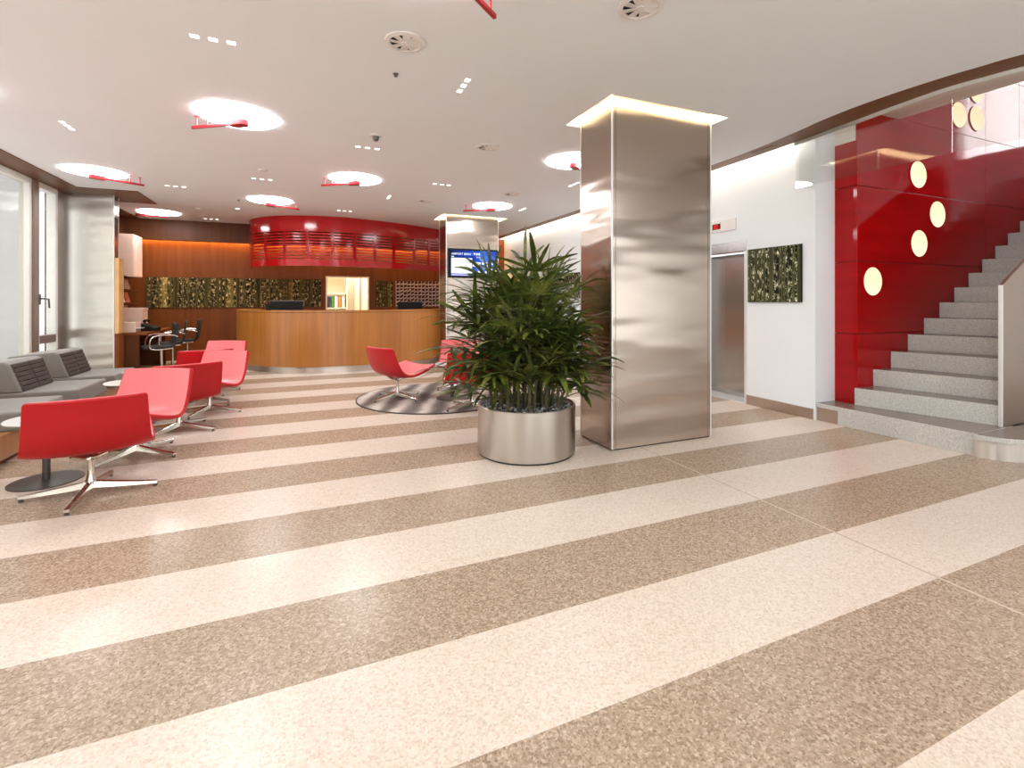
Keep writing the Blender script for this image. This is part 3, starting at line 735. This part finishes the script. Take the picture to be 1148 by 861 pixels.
def monitor(x, y, w, h, ztop, lab):
    t = empty('desk_monitor', (x, y, .75), lab, 'monitor', 'monitors behind the reception counter')
    zt = ztop-.75
    bm = nb(); box(bm, -w/2, -.02, zt-h, w/2, .015, zt); link('housing', bm, M['black'], t, bevel=.006)
    bm = nb(); box(bm, -w/2-.004, -.024, zt-.008, w/2+.004, .018, zt+.003); link('bezel', bm, M['grey_steel'], t)
    bm = nb(); box(bm, -.03, .016, .01, .03, .04, zt-h/2); link('stand', bm, M['grey_steel'], t)
    bm = nb(); box(bm, -.12, -.07, 0, .12, .09, .012); link('foot', bm, M['black'], t)
    return t
monitor(-.34, 9.9, .58, .34, 1.255, 'black monitor with pale rim on the left half of the reception counter')
monitor(1.98, 10.05, .50, .34, 1.235, 'black monitor at the right end of the counter before the peg rack')
bm = nb(); 
t = empty('pen_cup', (-.62, 9.62, 1.0855), 'small dark pen cup at the left end of the reception counter top', 'cup')
bm = nb(); lathe(bm, [(0, 0), (.035, 0), (.038, .10), (.034, .10), (.031, .008), (0, .008)], 20); link('cup', bm, M['black'], t, smooth=True)
for k, (dx, dy) in enumerate(((.012, 0), (-.01, .01), (.0, -.014))):
    bm = nb(); tube(bm, [(dx*.4, dy*.4, .009), (dx*2, dy*2, .155)], .004, 6); link('pen', bm, M['black'] if k else M['red_paint'], t)
t = empty('ceiling_hatch', (4.62, 3.78, ZC-.004), 'small brown access hatch in the curved brown ceiling band above the bamboo picture', 'hatch')
bm = nb(); box(bm, -.07, -.14, 0, .05, .14, .004); link('cover', bm, M['wood_dark'], t)
bm = nb(); tube(bm, [(-.01, -.11, -.004), (-.01, -.11, 0)], .006, 8); link('screw', bm, M['grey_steel'], t)
t = empty('red_canopy', (.8, 10.5, ZC), 'curved glossy red slatted canopy hanging over the reception counter', 'canopy')
cf = [(-1.08, 11.78), (-1.08, 11.3), (-.93, 10.85), (-.55, 10.42), (-.05, 10.17), (.45, 10.09), (.93, 10.13), (1.87, 10.42), (2.78, 10.93), (3.5, 11.40), (4.05, 11.78)]
cf = [(p.x, p.y) for p in catmull([(x, y, 0) for x, y in cf], 10)]
rc = [(x-.8, y-10.5) for x, y in cf]
zb = 1.93-ZC
bm = nb(); wall_strip(bm, rc, -.27, -.001, .02); link('top_band', bm, M['red_gloss'], t, smooth=True)
bm = nb(); wall_strip(bm, rc, zb, zb+.13, .02); link('bottom_band', bm, M['red_gloss'], t, smooth=True)
nrow = 10; z0 = zb+.13; z1 = -.27; pit = (z1-z0)/nrow
bm = nb()
for i in range(nrow):
    wall_strip(bm, rc, z0+pit*(i+.42), z0+pit*(i+1)-.001, .02)
link('slats', bm, M['red_gloss'], t, smooth=True)
bm = nb(); acc = 0
for i in range(len(rc)-1):
    d = math.dist(rc[i], rc[i+1]); acc += d
    if acc > .42:
        acc = 0
        wall_strip(bm, [rc[i], rc[i+1]], z0, z1, .021) if d < .08 else wall_strip(bm, [rc[i], (rc[i][0]+(rc[i+1][0]-rc[i][0])*.06/d, rc[i][1]+(rc[i+1][1]-rc[i][1])*.06/d)], z0, z1, .021)
link('uprights', bm, M['red_gloss'], t)

# screen
t = empty('information_screen', (3.03, 9.1, 1.70), 'flat screen with blue airport information display on the far steel column', 'screen')
bm = nb(); box(bm, -.505, -.05, 0, .505, -.003, .57); link('bezel', bm, M['black'], t, bevel=.006)
bm = nb(); box(bm, -.475, -.052, .035, .475, -.0505, .535); link('display', bm, M['screen_blue'], t)
bm = nb(); box(bm, -.455, -.054, .085, -.035, -.0522, .385); link('content_panel', bm, M['screen_white'], t)
bm = nb(); box(bm, -.455, -.054, .042, .465, -.0522, .07); link('ticker_bar', bm, M['screen_lilac'], t)
text('headline', 'AIRPORT BERN', .058, M['screen_white'], t, (-.452, -.0525, .445), (R(90), 0, 0), .0005)
bm = nb()
box(bm, -.452, -.054, .405, -.40, -.0522, .418)
for q in range(5): box(bm, .10+q*.07, -.054, .27, .145+q*.07, -.0522, .31)
for q in range(5): box(bm, .09+q*.075, -.054, .10, .13+q*.075, -.0522, .14)
for q in range(3): box(bm, .08+q*.12, -.054, .165, .15+q*.12, -.0522, .19)
for q in range(3): box(bm, .0+q*.05, -.054, .45, .03+q*.05, -.0522, .49)
box(bm, .06, -.054, .40, .14, -.0522, .415); box(bm, .30, -.054, .40, .36, -.0522, .415)
link('forecast_figures', bm, M['screen_white'], t)
bm = nb()
for x, z, r in ((.02, .255, .03), (.06, .275, .042), (.095, .25, .028), (-.005, .245, .02)):
    ds = [bm.verts.new((x+r*math.cos(2*PI*k/20), -.0535, z+r*math.sin(2*PI*k/20))) for k in range(20)]
    dv = [bm.verts.new((v.co.x, -.0522, v.co.z)) for v in ds]
    bm.faces.new(ds); bm.faces.new(dv[::-1])
    for k in range(20): bm.faces.new((ds[k], dv[k], dv[(k+1)%20], ds[(k+1)%20]))
link('cloud_symbol', bm, M['screen_white'], t)

# office shelf with binders in the opening
t = empty('office_shelf', (.66, 14.6, 0), 'pale shelf holding binders in the lit office behind the counter', 'shelf')
bm = nb(); box(bm, -.42, -.15, 0, -.39, .3, 2.0); box(bm, .39, -.15, 0, .42, .3, 2.0); link('side_panel', bm, M['cream'], t)
for z in (.35, .70, 1.03, 1.45, 1.97):
    bm = nb(); box(bm, -.39, -.15, z, .39, .3, z+.03); link('shelf_board', bm, M['cream'], t)
bc = [('white', (.8, .78, .74)), ('red', (.55, .10, .05)), ('white', (.8, .78, .74)), ('dark blue', (.03, .03, .06)), ('green', (.05, .22, .05)), ('white', (.8, .78, .74)), ('orange', (.65, .22, .06)), ('white', (.8, .78, .74))]
nm = {}
for i, (cn, c) in enumerate(bc):
    nm[cn] = nm.get(cn, 0)+1
    bm = nb(); box(bm, -.036, -.14, 0, .036, .14, .31); disc(bm, (0, -.141), .001, 0, .001, 6)
    pos = 'first from the left' if i == 0 else 'last on the right' if i == len(bc)-1 else 'between the %s and %s ones' % (bc[i-1][0], bc[i+1][0])
    o = tag(link('ring_binder', bm, plain('binder_'+cn.replace(' ', '_')+str(i), c+(1,), .5)), '%s ring binder on the office shelf, %s' % (cn, pos), 'binder', 'binders on the office shelf')
    o.location = (.66-.34+i*.092, 14.6, 1.061)

# ------------------------------------------------------------------ left back alcove
t = empty('brochure_rack', (-3.15, 10.7, 0), 'wooden brochure rack with a light oak end panel beside the steel pier', 'rack')
bm = nb(); box(bm, -.14, -.8, .74, -.10, 1.3, 1.95); link('back_board', bm, M['wood_dark'], t)
bm = nb(); box(bm, .405, -1.33, .74, .455, -1.1, 1.92); tag(link('end_panel', bm, M['light_wood'], t, bevel=.003), 'light oak end panel')
bm = nb(); box(bm, .405, -1.33, 0, .455, -1.1, .739); link('lower_panel', bm, M['wood_wall'], t)
for z in (.95, 1.2, 1.45, 1.7):
    bm = nb(); box(bm, -.10, -.8, z, .10, 1.0, z+.02); link('shelf_ledge', bm, M['wood_dark'], t)
cc = [(.72, .5, .44), (.5, .15, .12), (.8, .68, .6), (.25, .2, .15), (.6, .35, .28), (.75, .6, .5)]
for q, z in enumerate((.972, 1.222, 1.472)):
    for k in range(5):
        bm = nb(); y = 10.15+k*.28; 
        vs = box(bm, -.01, -.1, 0, .01, .1, .20); bmesh.ops.rotate(bm, cent=(0, 0, 0), matrix=Matrix.Rotation(R(-14), 3, 'Y'), verts=bm.verts[:])
        o = tag(link('brochure', bm, plain('brochure_%d_%d' % (q, k), cc[(q*3+k) % 6]+(1,), .4, var=.25, scale=18)), 'small brochure leaning on a ledge of the wooden brochure rack', 'brochure', 'brochures in the wooden rack')
        o.location = (-3.13+.03, y, z+.001)
t = empty('wall_cabinet', (-3.0, 11.25, 1.70), 'pinkish wall cabinet hanging in the corner left of the bamboo mural', 'cabinet')
bm = nb(); box(bm, -.28, -.25, 0, .05, .25, .79); link('body', bm, M['pink_box'], t, bevel=.004)
bm = nb(); box(bm, .051, -.24, .01, .066, .24, .78); link('door', bm, M['pink_box'], t, bevel=.003)
t = empty('work_desk', (-2.85, 10.65, 0), 'dark wooden work desk behind the office chairs in the left corner', 'desk')
bm = nb(); box(bm, -.42, -.85, .68, .40, .9, .72); link('desk_top', bm, M['wood_wall'], t, bevel=.004)
for y in (-.82, .82):
    bm = nb(); box(bm, -.40, y-.02, 0, .30, y+.02, .68); link('side_panel', bm, M['wood_dark'], t)
t = empty('printer', (-2.78, 10.12, .72), 'pinkish white box shaped printer on the near end of the work desk', 'printer')
bm = nb(); box(bm, -.17, -.14, 0, .14, .14, .17); link('body', bm, M['pink_box'], t, bevel=.01)
bm = nb(); box(bm, .12, -.12, .06, .20, .12, .075); link('paper_tray', bm, M['table_white'], t)
t = empty('storage_box', (-2.83, 10.7, .72), 'upright pinkish carton at the back of the work desk', 'box')
bm = nb(); box(bm, -.14, -.16, 0, .14, .16, .40); link('carton', bm, M['pink_box'], t, bevel=.004)
bm = nb(); box(bm, -.145, -.165, .36, .145, .165, .405); link('lid', bm, M['pink_box'], t, bevel=.003)
t = empty('office_telephone', (-2.56, 10.5, .72), 'black desk telephone with grey papers on the work desk', 'telephone')
bm = nb(); prism(bm, [(-.12, -.16), (.12, -.16), (.12, .16), (-.12, .16)], 0, .06); 
for v in bm.verts:
    if v.co.z > .03: v.co.z = .14 - (v.co.x+.12)*.35
link('base', bm, M['black'], t, bevel=.01)
bm = nb(); tube(bm, [(-.06, -.12, .17), (-.06, -.06, .185), (-.06, .06, .185), (-.06, .12, .17)], [.028, .018, .018, .028], 10); link('handset', bm, M['black'], t, smooth=True)

def office_chair(loc, rz, label, base=None):
    if base:
        t = copy_tree(base); t.location = loc; t.rotation_euler = (0, 0, rz); return tag(t, label)
    t = empty('office_chair', loc, label, 'chair', 'black office chairs at the work desk', rz)
    bm = nb(); prof = catmull([(-.22, 0, .86), (-.20, 0, .62), (-.17, 0, .50), (-.08, 0, .455), (.1, 0, .455), (.25, 0, .45)], 5)
    g = [[bm.verts.new((p.x, y, p.z+.02*abs(y/.23)**2)) for y in (-.23, -.12, 0, .12, .23)] for p in prof]
    for a, b in zip(g, g[1:]):
        for i in range(4): bm.faces.new((a[i], a[i+1], b[i+1], b[i]))
    o = link('seat_shell', bm, M['black_fabric'], t, smooth=True); s = o.modifiers.new('solid', 'SOLIDIFY'); s.thickness = .035
    for sy in (-1, 1):
        bm = nb(); tube(bm, catmull([(-.12, sy*.235, .47), (.12, sy*.25, .46), (.19, sy*.26, .52), (.14, sy*.265, .67), (-.10, sy*.26, .69), (-.19, sy*.24, .66)], 5), .011, 8); link('armrest', bm, M['chrome'], t, smooth=True)
    bm = nb(); tube(bm, [(0, 0, .07), (0, 0, .44)], .022, 12); link('stem', bm, M['chrome'], t, smooth=True)
    bm = nb()
    for k in range(4):
        a = PI/4+k*PI/2; tube(bm, [(0, 0, .08), (.30*math.cos(a), .30*math.sin(a), .03)], [.02, .012], 8)
        tube(bm, [(.29*math.cos(a), .29*math.sin(a), 0), (.29*math.cos(a), .29*math.sin(a), .03)], .014, 8)
    link('star_base', bm, M['chrome'], t, smooth=True)
    return t
oc = office_chair((-2.22, 9.72, 0), R(200), 'nearest black office chair with chrome arms at the work desk')
office_chair((-2.22, 10.45, 0), R(190), 'middle one of the three black office chairs at the work desk', oc)
office_chair((-2.12, 11.1, 0), R(185), 'farthest black office chair close to the walnut wall', oc)

# ------------------------------------------------------------------ lounge chairs
def lounge_chair():
    t = empty('lounge_chair', (0, 0, 0), '', 'chair')     # faces +Y
    prof = catmull([(-.325, 0, .662), (-.29, 0, .57), (-.245, 0, .46), (-.19, 0, .365), (-.125, 0, .305), (-.03, 0, .283), (.10, 0, .302), (.25, 0, .345), (.375, 0, .385)], 5)
    n = len(prof); nt = 13
    def pt(i, q):
        s = i/(n-1); u = -1+2*q/(nt-1)
        # half width: widest at top of the back, tapering through the bend to the seat front
        w = .285 + .028*(s/.42)**1.3 if s < .42 else .313 + .030*math.sin(PI*(s-.42)/.58*.9) - .012*((s-.42)/.58)
        if s < .03: w *= 1 - .025*(1-s/.03)**2
        if s > .94: w *= 1 - .06*((s-.94)/.06)**2
        p = prof[i]; back = max(0, 1 - s/.5)
        fwd = .055*abs(u)**2.2*(.35+.65*back)          # back wraps round
        lift = .028*abs(u)**2.4*(1-back*.9)            # seat edges rise
        return Vector((u*w, p.x + fwd*(1 if s < .55 else max(0, 1-(s-.55)/.2)), p.z + lift))
    G = [[pt(i, q) for q in range(nt)] for i in range(n)]
    def nor(i, q):
        a = G[min(i+1, n-1)][q] - G[max(i-1, 0)][q]; b = G[i][min(q+1, nt-1)] - G[i][max(q-1, 0)]
        return a.cross(b).normalized()
    th = .026; bm = nb()
    up = [[bm.verts.new(G[i][q] - nor(i, q)*th*.5) for q in range(nt)] for i in range(n)]
    dn = [[bm.verts.new(G[i][q] + nor(i, q)*th*.5) for q in range(nt)] for i in range(n)]
    for i in range(n-1):
        for q in range(nt-1):
            bm.faces.new((up[i][q], up[i][q+1], up[i+1][q+1], up[i+1][q])); bm.faces.new((dn[i][q], dn[i+1][q], dn[i+1][q+1], dn[i][q+1]))
        bm.faces.new((up[i][0], up[i+1][0], dn[i+1][0], dn[i][0])); bm.faces.new((up[i][-1], dn[i][-1], dn[i+1][-1], up[i+1][-1]))
    for q in range(nt-1):
        bm.faces.new((up[0][q], dn[0][q], dn[0][q+1], up[0][q+1])); bm.faces.new((up[-1][q], up[-1][q+1], dn[-1][q+1], dn[-1][q]))
    link('seat_shell', bm, M['red_shell'], t, smooth=True, bevel=.007, seg=3)
    bm = nb(); lo, hi = [], []  # thin inner layer that carries the painted window light
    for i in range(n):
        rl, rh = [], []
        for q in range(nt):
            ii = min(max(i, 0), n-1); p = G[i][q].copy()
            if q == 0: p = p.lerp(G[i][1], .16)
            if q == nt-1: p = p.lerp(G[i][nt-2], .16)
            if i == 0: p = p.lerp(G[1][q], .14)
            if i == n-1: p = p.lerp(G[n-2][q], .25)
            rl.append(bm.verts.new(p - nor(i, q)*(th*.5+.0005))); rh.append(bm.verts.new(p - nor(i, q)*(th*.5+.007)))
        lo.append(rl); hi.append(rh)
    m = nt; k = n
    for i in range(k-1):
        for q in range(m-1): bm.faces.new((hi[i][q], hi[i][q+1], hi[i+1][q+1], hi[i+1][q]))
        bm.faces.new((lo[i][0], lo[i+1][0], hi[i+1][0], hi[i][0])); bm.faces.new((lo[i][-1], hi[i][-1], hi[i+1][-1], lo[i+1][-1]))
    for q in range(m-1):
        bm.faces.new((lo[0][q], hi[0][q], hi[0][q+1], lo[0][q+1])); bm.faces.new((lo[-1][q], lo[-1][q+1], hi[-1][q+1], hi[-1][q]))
    tag(link('inner_face_lit', bm, M['red_lit'], t, smooth=True), 'inner face with window light painted in as paler coral red')
    bm = nb(); lathe(bm, [(0, .05), (.030, .05), (.028, .09), (.019, .12), (.018, .225), (.024, .245), (.0, .25)], 20); link('stem', bm, M['alu'], t, smooth=True)
    bm = nb()
    for a in (45, 135, 225, 315):
        c, s = math.cos(R(a)), math.sin(R(a))
        tube(bm, [(0, 0, .235), (.06*c, .06*s, .248), (.13*c, .13*s+.01, .275)], [.020, .016, .010], 8)
    link('seat_bracket', bm, M['alu'], t, smooth=True)
    for k in range(4):
        a = k*PI/2; c, s = math.cos(a), math.sin(a); bm = nb()
        sec = [(.0, .024, .042, .088), (.12, .022, .030, .068), (.26, .019, .022, .048), (.36, .017, .018, .038)]
        pr = None
        for d, w, z0, z1 in sec:
            r = [bm.verts.new((d*c - w*y*s, d*s + w*y*c, z)) for y, z in ((-1, z0), (1, z0), (.7, z1), (-.7, z1))]
            if pr:
                for i in range(4): bm.faces.new((pr[i], pr[(i+1)%4], r[(i+1)%4], r[i]))
            else: bm.faces.new(r)
            pr = r
        bm.faces.new(pr)
        lg = link('leg', bm, M['alu'], t, bevel=.004)
        bm = nb(); lathe(bm, [(0, 0), (.012, 0), (.013, .018), (0, .019)], 12, (.345*c, .345*s, 0)); link('glide', bm, M['grey_steel'], lg)
    return t
def face(v): return math.atan2(v[1], v[0]) - PI/2
ch0 = lounge_chair()
GW = 'red lounge chairs by the window'; GR = 'red lounge chairs on the round rug'
CH = [((-1.285, 3.96, 0), (-.27, .96), 0, GW, 'red lounge chair nearest to the camera, its back turned to us'),
      ((-1.27, 4.80, 0), (-.36, -.93), 59, GW, 'red lounge chair with bright inner back, directly behind the nearest chair'),
      ((-1.13, 5.57, 0), (-.45, .89), 63, GW, 'red lounge chair with its dark back turned to us, third in the window row'),
      ((-1.00, 6.35, 0), (-.50, -.86), 66, GW, 'red lounge chair with bright inner back and visible right side, fourth in the window row'),
      ((-1.18, 7.03, 0), (-.30, .95), 60, GW, 'red lounge chair with dark back partly hidden, fifth in the window row'),
      ((-1.17, 7.95, 0), (-.38, -.92), 62, GW, 'red lounge chair farthest from the camera in the window row'),
      ((1.07, 6.25, 0), (.89, .46), 30, GR, 'red lounge chair seen in profile on the left side of the round rug'),
      ((1.78, 5.38, 0), (.25, .97), 20, GR, 'red lounge chair with its back to us, half behind the palm'),
      ((2.02, 6.62, 0), (-.30, -.95), 10, GR, 'red lounge chair at the back of the rug behind the palm and another chair')]
for i, (p, f, lr, g, lab) in enumerate(CH):
    t = ch0 if i == 0 else copy_tree(ch0)
    z = .0 if g == GW else .012
    t.location = (p[0], p[1], z); rz = face(f); t.rotation_euler = (0, 0, rz)
    tag(t, lab, 'chair', g)
    for c in children(t):
        if c.name.startswith('leg'): c.rotation_euler = (0, 0, R(lr) - rz)
bm = nb(); lathe(bm, [(0, 0), (.985, 0), (.985, .010), (.0, .012)], 72)
t = empty('round_rug', (1.56, 6.2, 0), 'round grey brown streaked rug under the red chairs', 'rug')
link('pile', bm, M['rug'], t)
bm = nb(); lathe(bm, [(.985, 0), (1.0, 0), (1.0, .011), (.985, .012), (.985, 0)], 72); link('binding', bm, M['rug_edge'], t)
# side tables
def side_table(loc, label, top=.44, base=None):
    if base:
        t = copy_tree(base); t.location = loc; return tag(t, label)
    t = empty('side_table', loc, label, 'table', 'small round side tables')
    bm = nb(); lathe(bm, [(0, 0), (.20, 0), (.20, .006), (.03, .012), (0, .012)], 40); link('base_plate', bm, M['grey_steel'], t, smooth=True)
    bm = nb(); tube(bm, [(0, 0, .01), (0, 0, top-.012)], .022, 16); link('stem', bm, M['grey_steel'], t, smooth=True)
    bm = nb(); lathe(bm, [(0, top-.012), (.215, top-.012), (.22, top-.006), (.215, top), (0, top)], 40); link('table_top', bm, M['table_white'], t, smooth=True)
    return t
tb = side_table((-1.66, 4.36, 0), 'small round side table with a grey base disc under the nearest red chair')
side_table((-1.62, 5.98, 0), 'small round side table hidden between the red chairs', base=tb)
side_table((-1.72, 6.85, 0), 'small round side table at the grey seats behind the second chair', base=tb)
side_table((1.72, 6.0, .012), 'small round side table in the middle of the round rug', base=tb)

# ------------------------------------------------------------------ window bench with seat units
t = empty('bench_platform', (-2.6, 5.8, 0), 'long low wooden platform carrying the grey seats along the window', 'bench')
bm = nb(); box(bm, -.62, -3.0, .05, .50, 2.1, .235); link('deck', bm, M['wood_base'], t, bevel=.004)
bm = nb(); box(bm, -.58, -2.95, 0, .44, 2.05, .05); link('plinth', bm, M['wood_dark'], t)
def seat_unit(y, label, base=None):
    if base:
        t = copy_tree(base); t.location = (-2.05, y, .235); return tag(t, label)
    t = empty('upholstered_bench', (-2.05, y, .235), label, 'bench', 'grey bench seats by the window')
    w = .37
    bm = nb(); box(bm, -.95, -w, 0, 0, w, .150); link('seat_cushion', bm, M['grey_fabric'], t, bevel=.02, seg=3)
    bm = nb()
    pr = [(-.42, .145), (-.515, .42), (-.56, .44), (-.95, .40), (-.95, .145)]
    a = [bm.verts.new((x, -w, z)) for x, z in pr]; b = [bm.verts.new((x, w-.10, z)) for x, z in pr]
    bm.faces.new(a); bm.faces.new(b[::-1])
    for i in range(5): bm.faces.new((a[i], b[i], b[(i+1)%5], a[(i+1)%5]))
    link('backrest', bm, M['grey_fabric'], t, bevel=.018, seg=3)
    d = Vector((-.095, 0, .275)).normalized(); nn = Vector((.945, 0, .327))
    bm = nb()
    for h in range(2):
        for j in range(6):
            y0 = -w+.02 + h*(w-.07); y1 = y0 + w-.075; s0 = .012+j*.046; s1 = s0+.043
            P = [Vector((-.42, y, .145)) + d*s for y, s in ((y0, s0), (y1, s0), (y1, s1), (y0, s1))]
            lo = [bm.verts.new(p) for p in P]; c = sum(P, Vector())/4
            hi = [bm.verts.new(p + (c-p)*.12 + nn*.016) for p in P]
            bm.faces.new(hi)
            for i in range(4): bm.faces.new((lo[i], lo[(i+1)%4], hi[(i+1)%4], hi[i]))
    link('quilted_pad', bm, M['grey_quilt'], t, bevel=.005)
    return t
s0 = seat_unit(5.35, 'grey bench seat by the window, nearest and mostly cut off by the left edge')
seat_unit(6.39, 'grey bench seat with quilted back, middle one by the window', s0)
seat_unit(7.37, 'grey bench seat with quilted back, farthest and next to the steel pier', s0)

# ------------------------------------------------------------------ potted palm
pc = Vector((1.70, 3.69, 0))
t = empty('potted_palm', pc, 'bushy lady palm in a round brushed steel planter before the big column', 'plant')
bm = nb(); lathe(bm, [(0, .015), (.405, .015), (.408, .02), (.408, .398), (.404, .402), (.394, .402), (.392, .36), (0, .36)], 64); link('planter', bm, M['steel_pot'], t, smooth=True)
bm = nb(); lathe(bm, [(0, 0), (.398, 0), (.398, .016), (0, .016)], 48); link('base_ring', bm, M['dark'], t)
bm = nb(); rnd = random.Random(3)
for i in range(520):
    a = rnd.uniform(0, 2*PI); r = .375*math.sqrt(rnd.random()); s = rnd.uniform(.008, .016)
    mt = Matrix.Translation((r*math.cos(a), r*math.sin(a), .378+rnd.uniform(0, .016))) @ Matrix.Rotation(rnd.uniform(0, 3), 4, 'Z') @ Matrix.Diagonal((s*1.3, s, s*.75, 1))
    bmesh.ops.create_icosphere(bm, subdivisions=1, radius=1, matrix=mt)
tag(link('pebbles', bm, M['pebble'], t, smooth=True, angle=80), kind='stuff')
rnd = random.Random(11)
def blade(bm, base, d, up, length, w, droop, rnd):
    """one leaflet: folded strip, blunt tip, drooping"""
    n = 6; p = Vector(base); d = Vector(d).normalized(); side = d.cross(up)
    side = side.normalized() if side.length > 1e-4 else Vector((1, 0, 0))
    prev = None
    for i in range(n+1):
        s = i/n; ww = w*min(1, .30+2.6*s)*(1 if s < .72 else max(.28, 1-(s-.72)/.28*.8))
        nrm = side.cross(d).normalized()
        row = [bm.verts.new(p - side*ww + nrm*ww*.28), bm.verts.new(p), bm.verts.new(p + side*ww + nrm*ww*.28)]
        if prev:
            bm.faces.new((prev[0], prev[1], row[1], row[0])); bm.faces.new((prev[1], prev[2], row[2], row[1]))
        prev = row
        p = p + d*length/n
        d = (d + Vector((0, 0, -droop*(.25+s)))).normalized()
def fan(bm, bmc, base, az, elev, plen, blen, nb_, rnd):
    d = Vector((math.cos(az)*math.cos(elev), math.sin(az)*math.cos(elev), math.sin(elev)))
    q = [Vector(base)]; dd = d.copy()
    for i in range(4):
        q.append(q[-1] + dd*plen/4); dd = (dd + Vector((0, 0, -.07))).normalized()
    tube(bmc, q, [.006, .005, .0045, .004, .0035], 5)
    side = dd.cross(Vector((0, 0, 1))).normalized(); up = side.cross(dd).normalized()
    for k in range(nb_):
        a = (k-(nb_-1)/2)/max(1, nb_-1)*R(rnd.uniform(130, 190))
        bd = dd*math.cos(a) + side*math.sin(a) + up*rnd.uniform(-.12, .22)
        L = blen*(1-.22*abs(a)/1.5)*rnd.uniform(.85, 1.12)
        en = q[-1] + bd*L; md = q[-1] + bd*L*.5
        if any(pc.x+e.x > 2.29 and pc.y+e.y > 3.32 for e in (en, md)): continue
        blade(bm, q[-1], bd, up, L, rnd.uniform(.010, .022), rnd.uniform(.05, .28), rnd)
canes = []
for i in range(34):
    a = i*2.4; r = .31*math.sqrt((i+.5)/34)
    canes.append((r*math.cos(a), r*math.sin(a), rnd.uniform(.22, .95) if i > 7 else rnd.uniform(.85, 1.05)))
for cx, cy, h in canes:
    if cy < -.17 and h < .6: h += .25
    bmf, bmc = nb(), nb()
    lean = Vector((cx, cy, 0))*rnd.uniform(.15, .55) + Vector((rnd.uniform(-.05, .05), rnd.uniform(-.05, .05), 0))
    P = [Vector((cx, cy, .355)) + lean*(s*s) + Vector((0, 0, h*s)) for s in (0, .25, .5, .75, 1)]
    tube(bmc, P, [.013, .012, .011, .010, .007], 7)
    nf = int(4 + h*6)
    for k in range(nf):
        s = .20 + .80*(k+.5)/nf
        i = min(3, int(s*4)); b = P[i].lerp(P[i+1], s*4-i)
        az = k*2.4 + rnd.uniform(-.5, .5) + i
        if rnd.random() < .45: az = math.atan2(cy, cx) + rnd.uniform(-.9, .9)
        el = R(rnd.uniform(5, 50) + 38*(s**3))
        pl = rnd.uniform(.12, .30)*(1.1-.3*s); bl = rnd.uniform(.28, .42)*(.72+.35*s)
        fan(bmf, bmc, b, az, el, pl, bl, rnd.randint(5, 9), rnd)
    ce = link('cane', bmc, M['cane'], t, smooth=True)
    link('fronds', bmf, M['leaf'], ce, smooth=True, angle=80)
# a few taller shoots
for cx, cy, hz, az, el in ((.0, .05, 1.36, .4, 84), (-.10, .1, 1.32, 2.6, 60), (.16, .0, 1.34, .1, 62), (-.30, -.05, 1.22, 3.0, 30), (.22, -.2, 1.2, -.9, 50), (-.26, .06, 1.02, 2.75, 22), (-.30, .02, .82, 2.95, 15), (-.28, .10, 1.22, 2.6, 32)):
    bmf, bmc = nb(), nb()
    tube(bmc, [(cx*.6, cy*.6, .355), (cx*.8, cy*.8, .355+hz*.35), (cx, cy, hz)], [.012, .010, .007], 7)
    fan(bmf, bmc, (cx, cy, hz), az, R(el), .16 if el > 25 else .30, .36, 5, rnd); fan(bmf, bmc, (cx, cy, hz-.12), az+2.2, R(el-25), .2, .32, 6, rnd)
    ce = link('cane', bmc, M['cane'], t, smooth=True); link('fronds', bmf, M['leaf'], ce, smooth=True, angle=80)

# ------------------------------------------------------------------ light
W = bpy.data.worlds.new('world'); SC.world = W; W.use_nodes = True
bg = W.node_tree.nodes['Background']; bg.inputs[0].default_value = (.97, .98, 1, 1); bg.inputs[1].default_value = .9
def area(name, loc, rot, sx, sy, rad, col=(1, 1, 1)):
    l = bpy.data.lights.new(name, 'AREA'); l.shape = 'RECTANGLE'; l.size = sx; l.size_y = sy
    l.energy = rad*PI*sx*sy; l.color = col
    o = bpy.data.objects.new(name, l); COL.objects.link(o); o.location = loc; o.rotation_euler = rot; return o
area('daylight_left', (-3.85, 2.0, 1.45), (0, R(-90), 0), 2.85, 12.4, 1.5, (1, .98, .96))
area('daylight_front', (2.9, -4.6, 1.40), (R(90), 0, 0), 12.2, 2.6, 1.1, (.95, .98, 1))
area('daylight_upstairs', (11.6, 2.2, 4.75), (0, R(90), 0), 1.7, 1.9, 6.0, (1, .98, 1))
area('office_lamp', (1.3, 13.6, 2.58), (0, 0, 0), 2.0, 1.6, 9.0, (1, .93, .78))

SC.view_settings.view_transform = 'Standard'; SC.view_settings.look = 'None'
SC.view_settings.gamma = 1; SC.view_settings.exposure = 0.66
SC.view_settings.use_curve_mapping = False
SC.cycles.use_denoising = True
SC.cycles.max_bounces = 10
SC.cycles.sample_clamp_indirect = 6
